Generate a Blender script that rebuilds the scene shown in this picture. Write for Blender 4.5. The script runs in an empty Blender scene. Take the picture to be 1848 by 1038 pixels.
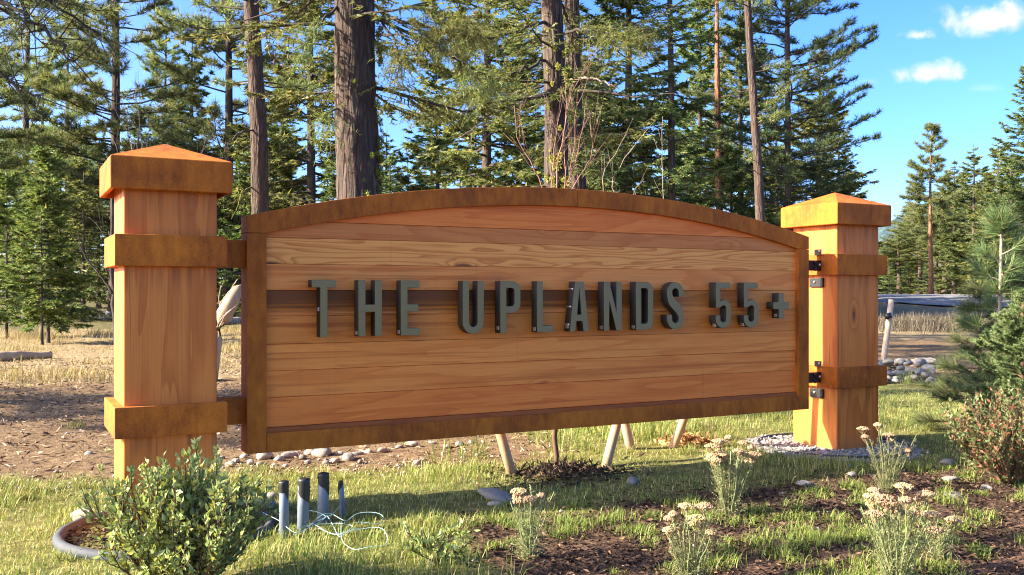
import bpy, bmesh, math, random
import numpy as np
from mathutils import Vector

# ------------------------------------------------------------------ camera, sky, sun, exposure
scene = bpy.context.scene
COL = scene.collection
CAM = np.array([-0.4633, -4.4552, 1.0538])
YAW, FPX, HOR = 0.4944, 1702.5, 527.4
FWD = np.array([math.sin(YAW), math.cos(YAW)])
RGT = np.array([math.cos(YAW), -math.sin(YAW)])
cd = bpy.data.cameras.new('camera')
cam = bpy.data.objects.new('camera', cd)
COL.objects.link(cam)
cam.location = CAM
cam.rotation_euler = (math.radians(90), 0, -YAW)
cd.sensor_width = 36.0
cd.lens = 36.0 * FPX / 1848.0
cd.shift_y = (HOR - 519.0) / 1848.0
cd.clip_start, cd.clip_end = 0.05, 6000.0
scene.camera = cam

SUN_FROM = Vector((-1.0, 0.30, 0.56)).normalized()
SUN_AZ = math.atan2(SUN_FROM.x, SUN_FROM.y)
SUN_EL = math.asin(SUN_FROM.z)
SKY_STRENGTH, SUN_STRENGTH, EXPOSURE = 0.112, 4.0, 2.45

sd = bpy.data.lights.new('sun', 'SUN')
sun = bpy.data.objects.new('sun', sd)
COL.objects.link(sun)
sd.energy, sd.angle, sd.color = SUN_STRENGTH, math.radians(0.55), (1.0, 0.90, 0.74)
sun.rotation_euler = (-SUN_FROM).to_track_quat('-Z', 'Y').to_euler()
sun.location = (-20, 5, 20)

scene.view_settings.view_transform = 'Standard'
scene.view_settings.look = 'None'
scene.view_settings.exposure = EXPOSURE
scene.view_settings.gamma = 1.0
scene.view_settings.use_curve_mapping = False
cy = scene.cycles
cy.max_bounces, cy.diffuse_bounces, cy.glossy_bounces = 6, 4, 2
cy.transmission_bounces, cy.transparent_max_bounces = 3, 4
cy.sample_clamp_indirect = 6.0
cy.use_denoising = True
try:
    cy.denoiser = 'OPENIMAGEDENOISE'
    cy.denoising_input_passes = 'RGB_ALBEDO_NORMAL'
    cy.denoising_prefilter = 'ACCURATE'
except Exception:
    pass
cy.use_adaptive_sampling = False
cy.pixel_filter_type = 'BLACKMAN_HARRIS'
cy.filter_width = 1.1


def ray(u, v):
    d = np.array([0.0, 0.0, 0.0])
    d[:2] = FWD + RGT * (u - 924.0) / FPX
    d[2] = (HOR - v) / FPX
    return d


class NT:
    """small helper round a node tree"""
    def __init__(self, tree):
        self.t, self.n, self.l = tree, tree.nodes, tree.links

    def add(self, typ, ins=None, **props):
        nd = self.n.new(typ)
        for k, v in props.items():
            setattr(nd, k, v)
        for k, v in (ins or {}).items():
            if isinstance(v, bpy.types.NodeSocket):
                self.l.new(v, nd.inputs[k])
            else:
                nd.inputs[k].default_value = v
        return nd

    def math(self, op, a, b=0.0, c=None, clamp=False):
        ins = {0: a, 1: b}
        if c is not None:
            ins[2] = c
        return self.add('ShaderNodeMath', ins, operation=op, use_clamp=clamp).outputs[0]

    def noise(self, vec, scale, detail=4.0, rough=0.55, dist=0.0):
        return self.add('ShaderNodeTexNoise', {'Vector': vec, 'Scale': scale, 'Detail': detail, 'Roughness': rough, 'Distortion': dist}).outputs[0]

    def ramp(self, fac, stops, interp='LINEAR'):
        r = self.add('ShaderNodeValToRGB', {'Fac': fac})
        cr = r.color_ramp
        cr.interpolation = interp
        while len(cr.elements) > len(stops):
            cr.elements.remove(cr.elements[-1])
        while len(cr.elements) < len(stops):
            cr.elements.new(1.0)
        for e, (p, c) in zip(cr.elements, stops):
            e.position = p
            e.color = (c[0], c[1], c[2], 1.0) if hasattr(c, '__len__') else (c, c, c, 1.0)
        return r.outputs[0]

    def mix(self, fac, a, b, blend='MIX'):
        m = self.add('ShaderNodeMix', data_type='RGBA', blend_type=blend)
        for i, v in ((0, fac), (6, a), (7, b)):
            if isinstance(v, bpy.types.NodeSocket):
                self.l.new(v, m.inputs[i])
            elif hasattr(v, '__len__'):
                m.inputs[i].default_value = (v[0], v[1], v[2], 1.0)
            else:
                m.inputs[i].default_value = v
        return m.outputs[2]

    def mapping(self, vec, scale=(1, 1, 1), loc=(0, 0, 0)):
        return self.add('ShaderNodeMapping', {'Vector': vec, 'Scale': scale, 'Location': loc}).outputs[0]

    def smooth(self, v, a, b):
        return self.add('ShaderNodeMapRange', {'Value': v, 'From Min': a, 'From Max': b}, interpolation_type='SMOOTHSTEP').outputs[0]


world = bpy.data.worlds.new('World')
scene.world = world
world.use_nodes = True
w = NT(world.node_tree)
w.n.clear()
sky = w.add('ShaderNodeTexSky', sky_type='NISHITA', sun_disc=False, sun_elevation=SUN_EL, sun_rotation=SUN_AZ,
            altitude=600.0, air_density=0.55, dust_density=3.2, ozone_density=2.2)
gen = w.add('ShaderNodeTexCoord').outputs['Generated']
vn = w.add('ShaderNodeVectorMath', {0: gen}, operation='NORMALIZE').outputs[0]


def cloud_mask(u, v, ru, rv, seed, soft=0.55):
    """a small cumulus in direction space, round the bearing it has in the sky"""
    c = Vector(ray(u, v)).normalized()
    a = Vector((RGT[0], RGT[1], 0))
    a = (a - c * a.dot(c)).normalized()
    b = a.cross(c).normalized()
    if b.z < 0:
        b = -b
    da = w.add('ShaderNodeVectorMath', {0: vn, 1: a}, operation='DOT_PRODUCT').outputs['Value']
    db = w.add('ShaderNodeVectorMath', {0: vn, 1: b}, operation='DOT_PRODUCT').outputs['Value']
    dc = w.add('ShaderNodeVectorMath', {0: vn, 1: c}, operation='DOT_PRODUCT').outputs['Value']
    x = w.math('DIVIDE', da, ru / FPX)
    y = w.math('DIVIDE', db, rv / FPX)
    yb = w.math('MULTIPLY', w.math('MINIMUM', y, 0.0), 1.5)
    y = w.math('ADD', w.math('MAXIMUM', y, 0.0), yb)
    r = w.math('SQRT', w.math('ADD', w.math('MULTIPLY', x, x), w.math('MULTIPLY', y, y)))
    p = w.add('ShaderNodeVectorMath', {0: vn, 1: (seed, seed * 1.7, seed * 0.3)}, operation='ADD').outputs[0]
    n1 = w.noise(p, 26.0, 7.0, 0.58, 0.35)
    dd = w.math('ADD', w.math('SUBTRACT', 1.0, r), w.math('MULTIPLY', w.math('SUBTRACT', n1, 0.5), 2.6))
    m = w.smooth(dd, 0.0, soft)
    return w.math('MULTIPLY', m, w.math('GREATER_THAN', dc, 0.5))


cm = None
for args in ((1768, 38, 78, 34, 3.1, .8), (1660, 63, 30, 17, 5.3, .8), (1678, 136, 66, 26, 7.9, .85), (1568, 148, 24, 12, 9.7, 1.6), (1775, 160, 34, 9, 1.7, 2.2)):
    m_ = cloud_mask(*args)
    if args[5] > 1:
        m_ = w.math('MULTIPLY', m_, 0.35)
    cm = m_ if cm is None else w.math('MAXIMUM', cm, m_)
skyc = w.add('ShaderNodeHueSaturation', {'Hue': 0.508, 'Saturation': 1.30, 'Value': 1.0, 'Color': sky.outputs[0]}).outputs[0]
cshade = w.noise(w.add('ShaderNodeVectorMath', {0: vn, 1: (2.2, 0.4, 1.1)}, operation='ADD').outputs[0], 34.0, 5.0, .6)
skycl = w.mix(cm, skyc, w.ramp(cshade, [(.35, (1.6, 1.65, 1.75)), (.62, (2.2, 2.2, 2.2))]))
bg = w.add('ShaderNodeBackground', {'Color': skycl, 'Strength': SKY_STRENGTH})
w.l.new(bg.outputs[0], w.add('ShaderNodeOutputWorld').inputs[0])

# ------------------------------------------------------------------ helpers
rng = np.random.default_rng(7)
random.seed(7)


def ss(a, b, x):
    t = np.clip((np.asarray(x, float) - a) / (b - a), 0, 1)
    return t * t * (3 - 2 * t)


def _hash(i, j, k):
    h = (i.astype(np.int64) * 374761393 + j.astype(np.int64) * 668265263 + k.astype(np.int64) * 2147483647 * 3) & 0xffffffff
    h = ((h ^ (h >> 13)) * 1274126177) & 0xffffffff
    return ((h ^ (h >> 16)) & 0xffff) / 65535.0


def vnoise(x, y, z=0.0):
    x, y, z = np.broadcast_arrays(np.asarray(x, float), np.asarray(y, float), np.asarray(z, float))
    i, j, k = np.floor(x), np.floor(y), np.floor(z)
    f, g, h = x - i, y - j, z - k
    f, g, h = f * f * (3 - 2 * f), g * g * (3 - 2 * g), h * h * (3 - 2 * h)
    i, j, k = i.astype(np.int64), j.astype(np.int64), k.astype(np.int64)
    r = 0
    for a in (0, 1):
        for b in (0, 1):
            for c in (0, 1):
                r = r + _hash(i + a, j + b, k + c) * (f if a else 1 - f) * (g if b else 1 - g) * (h if c else 1 - h)
    return r


def fbm(x, y, z=0.0, o=3):
    s, a, t = 0, 0.5, 0
    for q in range(o):
        s = s + a * vnoise(x * 2 ** q + 17.3 * q, y * 2 ** q - 9.1 * q, z * 2 ** q)
        t += a
        a *= .5
    return s / t


def at(u, depth):
    """ground x, y seen in image column u at a distance along the view axis"""
    p = CAM[:2] + depth * (FWD + RGT * (u - 924.0) / FPX)
    return float(p[0]), float(p[1])


def on_ground(u, v):
    d = ray(u, v)
    p = CAM + d * (-CAM[2] / d[2])
    return float(p[0]), float(p[1])


def gz(x, y):
    x, y = np.asarray(x, float), np.asarray(y, float)
    d = np.hypot(x - CAM[0], y - CAM[1])
    z = 0.9 * ss(20, 65, d)
    near = np.exp(-((x - 2.2) / 3.0) ** 2 - (y / 1.2) ** 2)
    z = z + (fbm(x * .55, y * .55) - .5) * .10 * (1 - .75 * near) * ss(0, 5, d)
    z = z + (vnoise(x * 4, y * 4) - .5) * .018
    return z


def gzf(x, y):
    return float(gz(x, y))


def mesh_np(name, V, T, smooth=False, quads=False):
    V = np.ascontiguousarray(V, np.float32).reshape(-1, 3)
    k = 4 if quads else 3
    T = np.ascontiguousarray(T, np.int32).reshape(-1, k)
    me = bpy.data.meshes.new(name)
    me.vertices.add(len(V))
    me.vertices.foreach_set('co', V.ravel())
    me.loops.add(T.size)
    me.loops.foreach_set('vertex_index', T.ravel())
    me.polygons.add(len(T))
    me.polygons.foreach_set('loop_start', np.arange(0, T.size, k, dtype=np.int32))
    me.polygons.foreach_set('loop_total', np.full(len(T), k, np.int32))
    if smooth:
        me.polygons.foreach_set('use_smooth', np.ones(len(T), bool))
    me.update(calc_edges=True)
    return me


def link(name, me, mat=None, parent=None, loc=None, kind=None, label=None, cat=None, group=None):
    o = bpy.data.objects.new(name, me)
    COL.objects.link(o)
    if name in ('limbs', 'twigs', 'branches', 'stems'):
        kind = 'stuff'
    if mat is not None and me is not None and not me.materials:
        me.materials.append(mat)
    if parent is not None:
        o.parent = parent
    if loc is not None:
        o.location = loc
    for k, v in (('kind', kind), ('label', label), ('category', cat), ('group', group)):
        if v:
            o[k] = v
    return o


def empty(name, loc, label, cat, group=None, rz=0.0):
    o = link(name, None, loc=loc, label=label, cat=cat, group=group)
    o.rotation_euler = (0, 0, rz)
    o.empty_display_size = .1
    return o


def bm_mesh(name, bm, smooth=False):
    me = bpy.data.meshes.new(name)
    bm.normal_update()
    bm.to_mesh(me)
    bm.free()
    if smooth:
        for p in me.polygons:
            p.use_smooth = True
    return me


def prism(name, outline, y0, y1, bevel=0.0, axis='y'):
    """closed outline in x,z pushed from y0 (front) to y1, edges bevelled"""
    bm = bmesh.new()
    f = [bm.verts.new((x, y0, z)) for x, z in outline]
    b = [bm.verts.new((x, y1, z)) for x, z in outline]
    n = len(f)
    bm.faces.new(f)
    bm.faces.new(b[::-1])
    for i in range(n):
        bm.faces.new((f[i], b[i], b[(i + 1) % n], f[(i + 1) % n]))
    bmesh.ops.recalc_face_normals(bm, faces=bm.faces)
    if bevel:
        es = [e for e in bm.edges if e.calc_face_angle(0) > .5 or (e.verts[0].co.y == y0 and e.verts[1].co.y == y0)]
        bmesh.ops.bevel(bm, geom=es, offset=bevel, segments=2, profile=.6, affect='EDGES')
    return bm_mesh(name, bm)


def box_mesh(name, x0, x1, y0, y1, z0, z1, bevel=.004, seg=2):
    bm = bmesh.new()
    v = [bm.verts.new((x, y, z)) for z in (z0, z1) for y in (y0, y1) for x in (x0, x1)]
    for q in ((0, 2, 3, 1), (4, 5, 7, 6), (0, 1, 5, 4), (2, 6, 7, 3), (0, 4, 6, 2), (1, 3, 7, 5)):
        bm.faces.new([v[i] for i in q])
    bmesh.ops.recalc_face_normals(bm, faces=bm.faces)
    if bevel:
        bmesh.ops.bevel(bm, geom=list(bm.edges), offset=bevel, segments=seg, profile=.6, affect='EDGES')
    return bm_mesh(name, bm)


def tubes(P, R, sides=5, cap=True):
    """P (N,K,3) centre lines, R (N,K) radii -> verts, tris"""
    P = np.asarray(P, float)
    R = np.asarray(R, float)
    N, K, _ = P.shape
    t = np.gradient(P, axis=1)
    t /= np.linalg.norm(t, axis=2, keepdims=True) + 1e-9
    ref = np.where(np.abs(t[..., 2:3]) > .9, np.array([1., 0, 0]), np.array([0, 0, 1.]))
    a = np.cross(t, ref)
    a /= np.linalg.norm(a, axis=2, keepdims=True) + 1e-9
    b = np.cross(t, a)
    th = np.arange(sides) * 2 * math.pi / sides
    V = P[:, :, None] + R[:, :, None, None] * (a[:, :, None] * np.cos(th)[None, None, :, None] + b[:, :, None] * np.sin(th)[None, None, :, None])
    idx = np.arange(N * K * sides).reshape(N, K, sides)
    nx = np.roll(idx, -1, axis=2)
    q = np.stack([idx[:, :-1], nx[:, :-1], nx[:, 1:], idx[:, 1:]], -1).reshape(-1, 4)
    T = np.concatenate([q[:, [0, 1, 2]], q[:, [0, 2, 3]]])
    if cap:
        e = idx[:, -1]
        T = np.concatenate([T] + [np.stack([e[:, 0], e[:, i], e[:, i + 1]], -1) for i in range(1, sides - 1)])
        e = idx[:, 0]
        T = np.concatenate([T] + [np.stack([e[:, 0], e[:, i + 1], e[:, i]], -1) for i in range(1, sides - 1)])
    return V.reshape(-1, 3), T


def join(parts):
    vs, ts, n = [], [], 0
    for v, t in parts:
        v = np.asarray(v).reshape(-1, 3)
        vs.append(v)
        ts.append(np.asarray(t) + n)
        n += len(v)
    return np.concatenate(vs), np.concatenate(ts)


def unit(v):
    return v / (np.linalg.norm(v, axis=-1, keepdims=True) + 1e-9)


def rand_dir(n, r=rng):
    return unit(r.normal(size=(n, 3)))


def blades(base, direc, length, width, r=rng):
    """single thin triangles (needles)"""
    n = len(base)
    side = unit(np.cross(direc, rand_dir(n, r)))
    w2 = (width / 2)[:, None] * side
    V = np.stack([base - w2, base + w2, base + direc * length[:, None]], 1)
    return V.reshape(-1, 3), np.arange(3 * n).reshape(-1, 3)


def leaves(base, direc, length, width, r=rng, fold=.25):
    """folded diamond leaves, two triangles"""
    n = len(base)
    side = unit(np.cross(direc, rand_dir(n, r)))
    nor = np.cross(side, direc)
    m = base + direc * (length * .45)[:, None]
    up = nor * (width * fold)[:, None]
    V = np.stack([base, m - side * (width / 2)[:, None] + up, base + direc * length[:, None], m + side * (width / 2)[:, None] + up], 1)
    i = np.arange(n)[:, None] * 4
    T = np.concatenate([i + np.array([[0, 2, 1]]), i + np.array([[0, 3, 2]])])
    return V.reshape(-1, 3), T


def grass_blades(x, y, z, h, wd, lean, r=rng):
    n = len(x)
    th = r.uniform(0, 2 * math.pi, n)
    f = np.stack([np.cos(th), np.sin(th), 0 * th], -1)
    s = np.stack([-np.sin(th), np.cos(th), 0 * th], -1)
    b = np.stack([x, y, z], -1)
    up = np.array([0, 0, 1.])
    mid = b + up * (h * .55)[:, None] + f * (h * lean * .35)[:, None]
    tip = b + up * (h * np.clip(1 - .3 * lean, .3, 1))[:, None] + f * (h * lean)[:, None]
    w2 = s * (wd / 2)[:, None]
    V = np.stack([b - w2, b + w2, mid - w2 * .8, mid + w2 * .8, tip], 1)
    i = np.arange(n)[:, None] * 5
    T = np.concatenate([i + np.array([[0, 1, 3]]), i + np.array([[0, 3, 2]]), i + np.array([[2, 3, 4]])])
    return V.reshape(-1, 3), T


# ------------------------------------------------------------------ materials
def new_mat(name):
    m = bpy.data.materials.new(name)
    m.use_nodes = True
    t = NT(m.node_tree)
    t.n.clear()
    return m, t


def finish(t, col, rough=.8, bump=None, bstr=.3, bdist=.01, spec=.3, metal=0.0):
    p = t.add('ShaderNodeBsdfPrincipled', {'Base Color': col if isinstance(col, bpy.types.NodeSocket) else (*col, 1.0),
                                           'Roughness': rough, 'Specular IOR Level': spec, 'Metallic': metal})
    if bump is not None:
        bn = t.add('ShaderNodeBump', {'Height': bump, 'Strength': bstr, 'Distance': bdist})
        t.l.new(bn.outputs[0], p.inputs['Normal'])
    t.l.new(p.outputs[0], t.add('ShaderNodeOutputMaterial').inputs[0])
    return p


def plain(name, col, rough=.6, spec=.4, metal=0.0, var=.25, scale=30.0):
    m, t = new_mat(name)
    co = t.add('ShaderNodeTexCoord').outputs['Object']
    n = t.noise(co, scale, 5.0, .6)
    c = t.mix(n, [v * (1 - var) for v in col], [min(1, v * (1 + var)) for v in col])
    finish(t, c, rough, n, .15, .004, spec, metal)
    return m


def foliage_mat(name, dark, light, warm=None, trans=.3, rough=.55, hue=.02):
    m, t = new_mat(name)
    isl = t.add('ShaderNodeNewGeometry').outputs['Random Per Island']
    oi = t.add('ShaderNodeObjectInfo').outputs['Random']
    c = t.mix(isl, dark, light)
    if warm:
        c = t.mix(t.math('GREATER_THAN', t.math('FRACT', t.math('MULTIPLY', isl, 37.0)), 1 - warm[0]), c, warm[1])
    c = t.add('ShaderNodeHueSaturation', {'Hue': t.math('ADD', .5 - hue, t.math('MULTIPLY', oi, 2 * hue)), 'Saturation': 1.0,
                                          'Value': t.math('ADD', .82, t.math('MULTIPLY', oi, .36)), 'Color': c}).outputs[0]
    p = t.add('ShaderNodeBsdfPrincipled', {'Base Color': c, 'Roughness': rough, 'Specular IOR Level': .25})
    tr = t.add('ShaderNodeBsdfTranslucent', {'Color': t.mix(.5, c, t.mix(1.0, c, (1.0, 1.1, .35), 'MULTIPLY'))})
    mx = t.add('ShaderNodeMixShader', {0: trans, 1: p.outputs[0], 2: tr.outputs[0]})
    t.l.new(mx.outputs[0], t.add('ShaderNodeOutputMaterial').inputs[0])
    return m


def bark_mat(name, ridge, furrow, scale=1.0, moss=None, strength=.9):
    m, t = new_mat(name)
    co = t.add('ShaderNodeTexCoord').outputs['Object']
    mp = t.mapping(co, (9 * scale, 9 * scale, 1.0 * scale))
    n1 = t.noise(mp, 1.0, 6.0, .62, .8)
    vo = t.add('ShaderNodeTexVoronoi', {'Vector': t.mapping(co, (14 * scale, 14 * scale, 1.9 * scale)), 'Scale': 1.0}, feature='DISTANCE_TO_EDGE').outputs[0]
    fur = t.math('MULTIPLY', t.smooth(vo, .0, .22), t.smooth(n1, .30, .60))
    fine = t.noise(co, 60 * scale, 4.0, .7)
    big = t.noise(co, 1.3, 3.0, .5)
    c = t.mix(fur, furrow, ridge)
    c = t.mix(t.math('MULTIPLY', fine, .5), c, [v * 1.5 for v in ridge])
    c = t.mix(t.math('MULTIPLY', t.smooth(big, .45, .7), .4), c, [ridge[0] * .8, ridge[1] * .6, ridge[2] * .5])
    if moss:
        c = t.mix(t.math('MULTIPLY', t.smooth(t.noise(co, 7.0, 5.0, .7), .62, .72), .75), c, moss)
    h = t.math('ADD', fur, t.math('MULTIPLY', fine, .25))
    finish(t, c, .92, h, strength, .02, .15)
    return m


def wood_mat(name, axis, light, mid, dark, ring=7.0, streak=None, figure=1.0, heart=None, bands=()):
    """sawn timber with grain along one axis; the object's colour tints each piece"""
    m, t = new_mat(name)
    oi = t.add('ShaderNodeObjectInfo')
    co = t.add('ShaderNodeTexCoord').outputs['Object']
    off = t.add('ShaderNodeVectorMath', {0: co, 1: t.add('ShaderNodeCombineXYZ', {0: t.math('MULTIPLY', oi.outputs['Random'], 31.0), 1: 0.0, 2: t.math('MULTIPLY', oi.outputs['Random'], 17.0)}).outputs[0]}, operation='ADD').outputs[0]
    st = {'x': (.55 * figure, 4.0, 5.0), 'z': (5.0, 4.0, .5)}[axis]
    fig = t.mapping(off, st)
    warp = t.noise(fig, 1.1, 3.0, .5, .3)
    kn = t.add('ShaderNodeTexVoronoi', {'Vector': t.mapping(off, {'x': (1.15, 1.0, 3.1), 'z': (3.4, 3.4, 1.3)}[axis]), 'Scale': 1.0, 'Randomness': 1.0}, feature='F1').outputs['Distance']
    knot = t.smooth(kn, .20, .0)
    rings = t.math('FRACT', t.math('ADD', t.math('MULTIPLY', warp, ring), t.math('MULTIPLY', knot, 2.2)))
    late = t.math('MULTIPLY', t.smooth(rings, .35, .95), t.smooth(rings, 1.0, .93))
    fib = t.noise(t.mapping(off, {'x': (3.0, 60, 160), 'z': (130, 90, 2.5)}[axis]), 1.0, 4.0, .65)
    blot = t.noise(t.mapping(off, {'x': (.8, 3, 6), 'z': (4, 4, .7)}[axis]), 1.0, 4.0, .6)
    c = t.mix(t.math('MULTIPLY', late, .80), light, mid)
    c = t.mix(t.math('MULTIPLY', t.smooth(fib, .45, .80), .36), c, dark)
    c = t.mix(t.math('MULTIPLY', t.smooth(blot, .48, .72), .55), c, mid)
    c = t.mix(t.math('MULTIPLY', t.smooth(kn, .088, .045), .85), c, [v * .28 for v in dark])
    if streak:
        sv = t.noise(t.mapping(off, streak[0]), 1.0, 3.0, .55)
        c = t.mix(t.math('MULTIPLY', t.smooth(sv, streak[1], streak[1] + .10), streak[2]), c, streak[3])
    if axis == 'x':
        drip = t.noise(t.mapping(co, (55.0, 1.0, 1.1)), 1.0, 2.0, .5)
        c = t.mix(t.math('MULTIPLY', t.smooth(drip, .66, .76), .13), c, [v * .5 for v in dark])
        smut = t.noise(t.mapping(co, (2.2, 1.0, 5.0)), 1.0, 4.0, .6)
        c = t.mix(t.math('MULTIPLY', t.smooth(smut, .58, .78), .16), c, (.24, .13, .08))
    if heart:
        # dark heartwood stripe that keeps to the upper part of the board and fades out along it
        sp = t.add('ShaderNodeSeparateXYZ', {0: co})
        hz = t.math('ADD', sp.outputs[2], t.math('MULTIPLY', t.math('SUBTRACT', t.noise(t.mapping(co, (.9, 1, 14)), 1.0, 3.0, .6), .5), .05))
        hm = t.math('MULTIPLY', t.smooth(hz, .945, .965), t.smooth(t.math('ADD', sp.outputs[0], t.math('MULTIPLY', warp, 1.2)), 4.6, 3.1))
        st2 = t.noise(t.mapping(co, (.8, 4, 75)), 1.0, 4.0, .65)
        hc = t.mix(t.math('MULTIPLY', t.smooth(st2, .38, .66), t.smooth(hz, 1.03, .96)), heart, [min(1, v * 3.2) for v in heart])
        c = t.mix(t.math('MULTIPLY', hm, t.smooth(st2, .05, .35)), c, hc)
    if bands:
        sp = t.add('ShaderNodeSeparateXYZ', {0: co})
        run = t.smooth(t.noise(t.mapping(co, (30, 30, 1.0)), 1.0, 3.0, .6), .40, .66)
        for zb in bands:
            bl = t.math('MULTIPLY', t.smooth(sp.outputs[2], zb - .16, zb), t.math('LESS_THAN', sp.outputs[2], zb))
            c = t.mix(t.math('MULTIPLY', t.math('MULTIPLY', bl, run), .55), c, (.20, .060, .012))
        crk = t.noise(t.mapping(off, (15, 15, .10)), 1.0, 2.0, .5)
        c = t.mix(t.math('MULTIPLY', t.smooth(t.math('ABSOLUTE', t.math('SUBTRACT', crk, .56)), .006, .0), .6), c, (.06, .018, .005))
        soil = t.math('MULTIPLY', t.smooth(t.math('ADD', sp.outputs[2], t.math('MULTIPLY', blot, .14)), .20, .02), .5)
        c = t.mix(soil, c, (.16, .085, .040))
    c = t.mix(1.0, c, oi.outputs['Color'], 'MULTIPLY')
    h = t.math('ADD', t.math('MULTIPLY', fib, .7), t.math('MULTIPLY', late, -.3))
    finish(t, c, .58, h, .22, .003, .35)
    return m


def corten_mat(name):
    m, t = new_mat(name)
    co = t.add('ShaderNodeTexCoord').outputs['Object']
    oi = t.add('ShaderNodeObjectInfo').outputs['Random']
    off = t.add('ShaderNodeVectorMath', {0: co, 1: t.add('ShaderNodeCombineXYZ', {0: t.math('MULTIPLY', oi, 23.0), 1: 0.0, 2: t.math('MULTIPLY', oi, 11.0)}).outputs[0]}, operation='ADD').outputs[0]
    big = t.noise(off, 3.2, 4.0, .55, .4)
    mid = t.noise(t.mapping(off, (26, 26, 9)), 1.0, 5.0, .65)
    fine = t.noise(off, 190.0, 4.0, .7)
    f = t.math('ADD', t.math('ADD', t.math('MULTIPLY', big, .52), .13), t.math('ADD', t.math('MULTIPLY', mid, .44), t.math('MULTIPLY', fine, .44)))
    c = t.ramp(f, [(.50, (.070, .018, .004)), (.66, (.190, .046, .005)), (.80, (.37, .094, .007)), (1.0, (.60, .172, .011))])
    run = t.noise(t.mapping(off, (38, 38, 1.2)), 1.0, 3.0, .6)
    c = t.mix(t.math('MULTIPLY', t.smooth(run, .60, .72), .22), c, (.055, .022, .010))
    finish(t, c, .78, t.math('ADD', fine, t.math('MULTIPLY', mid, .4)), .28, .002, .3)
    return m


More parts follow.
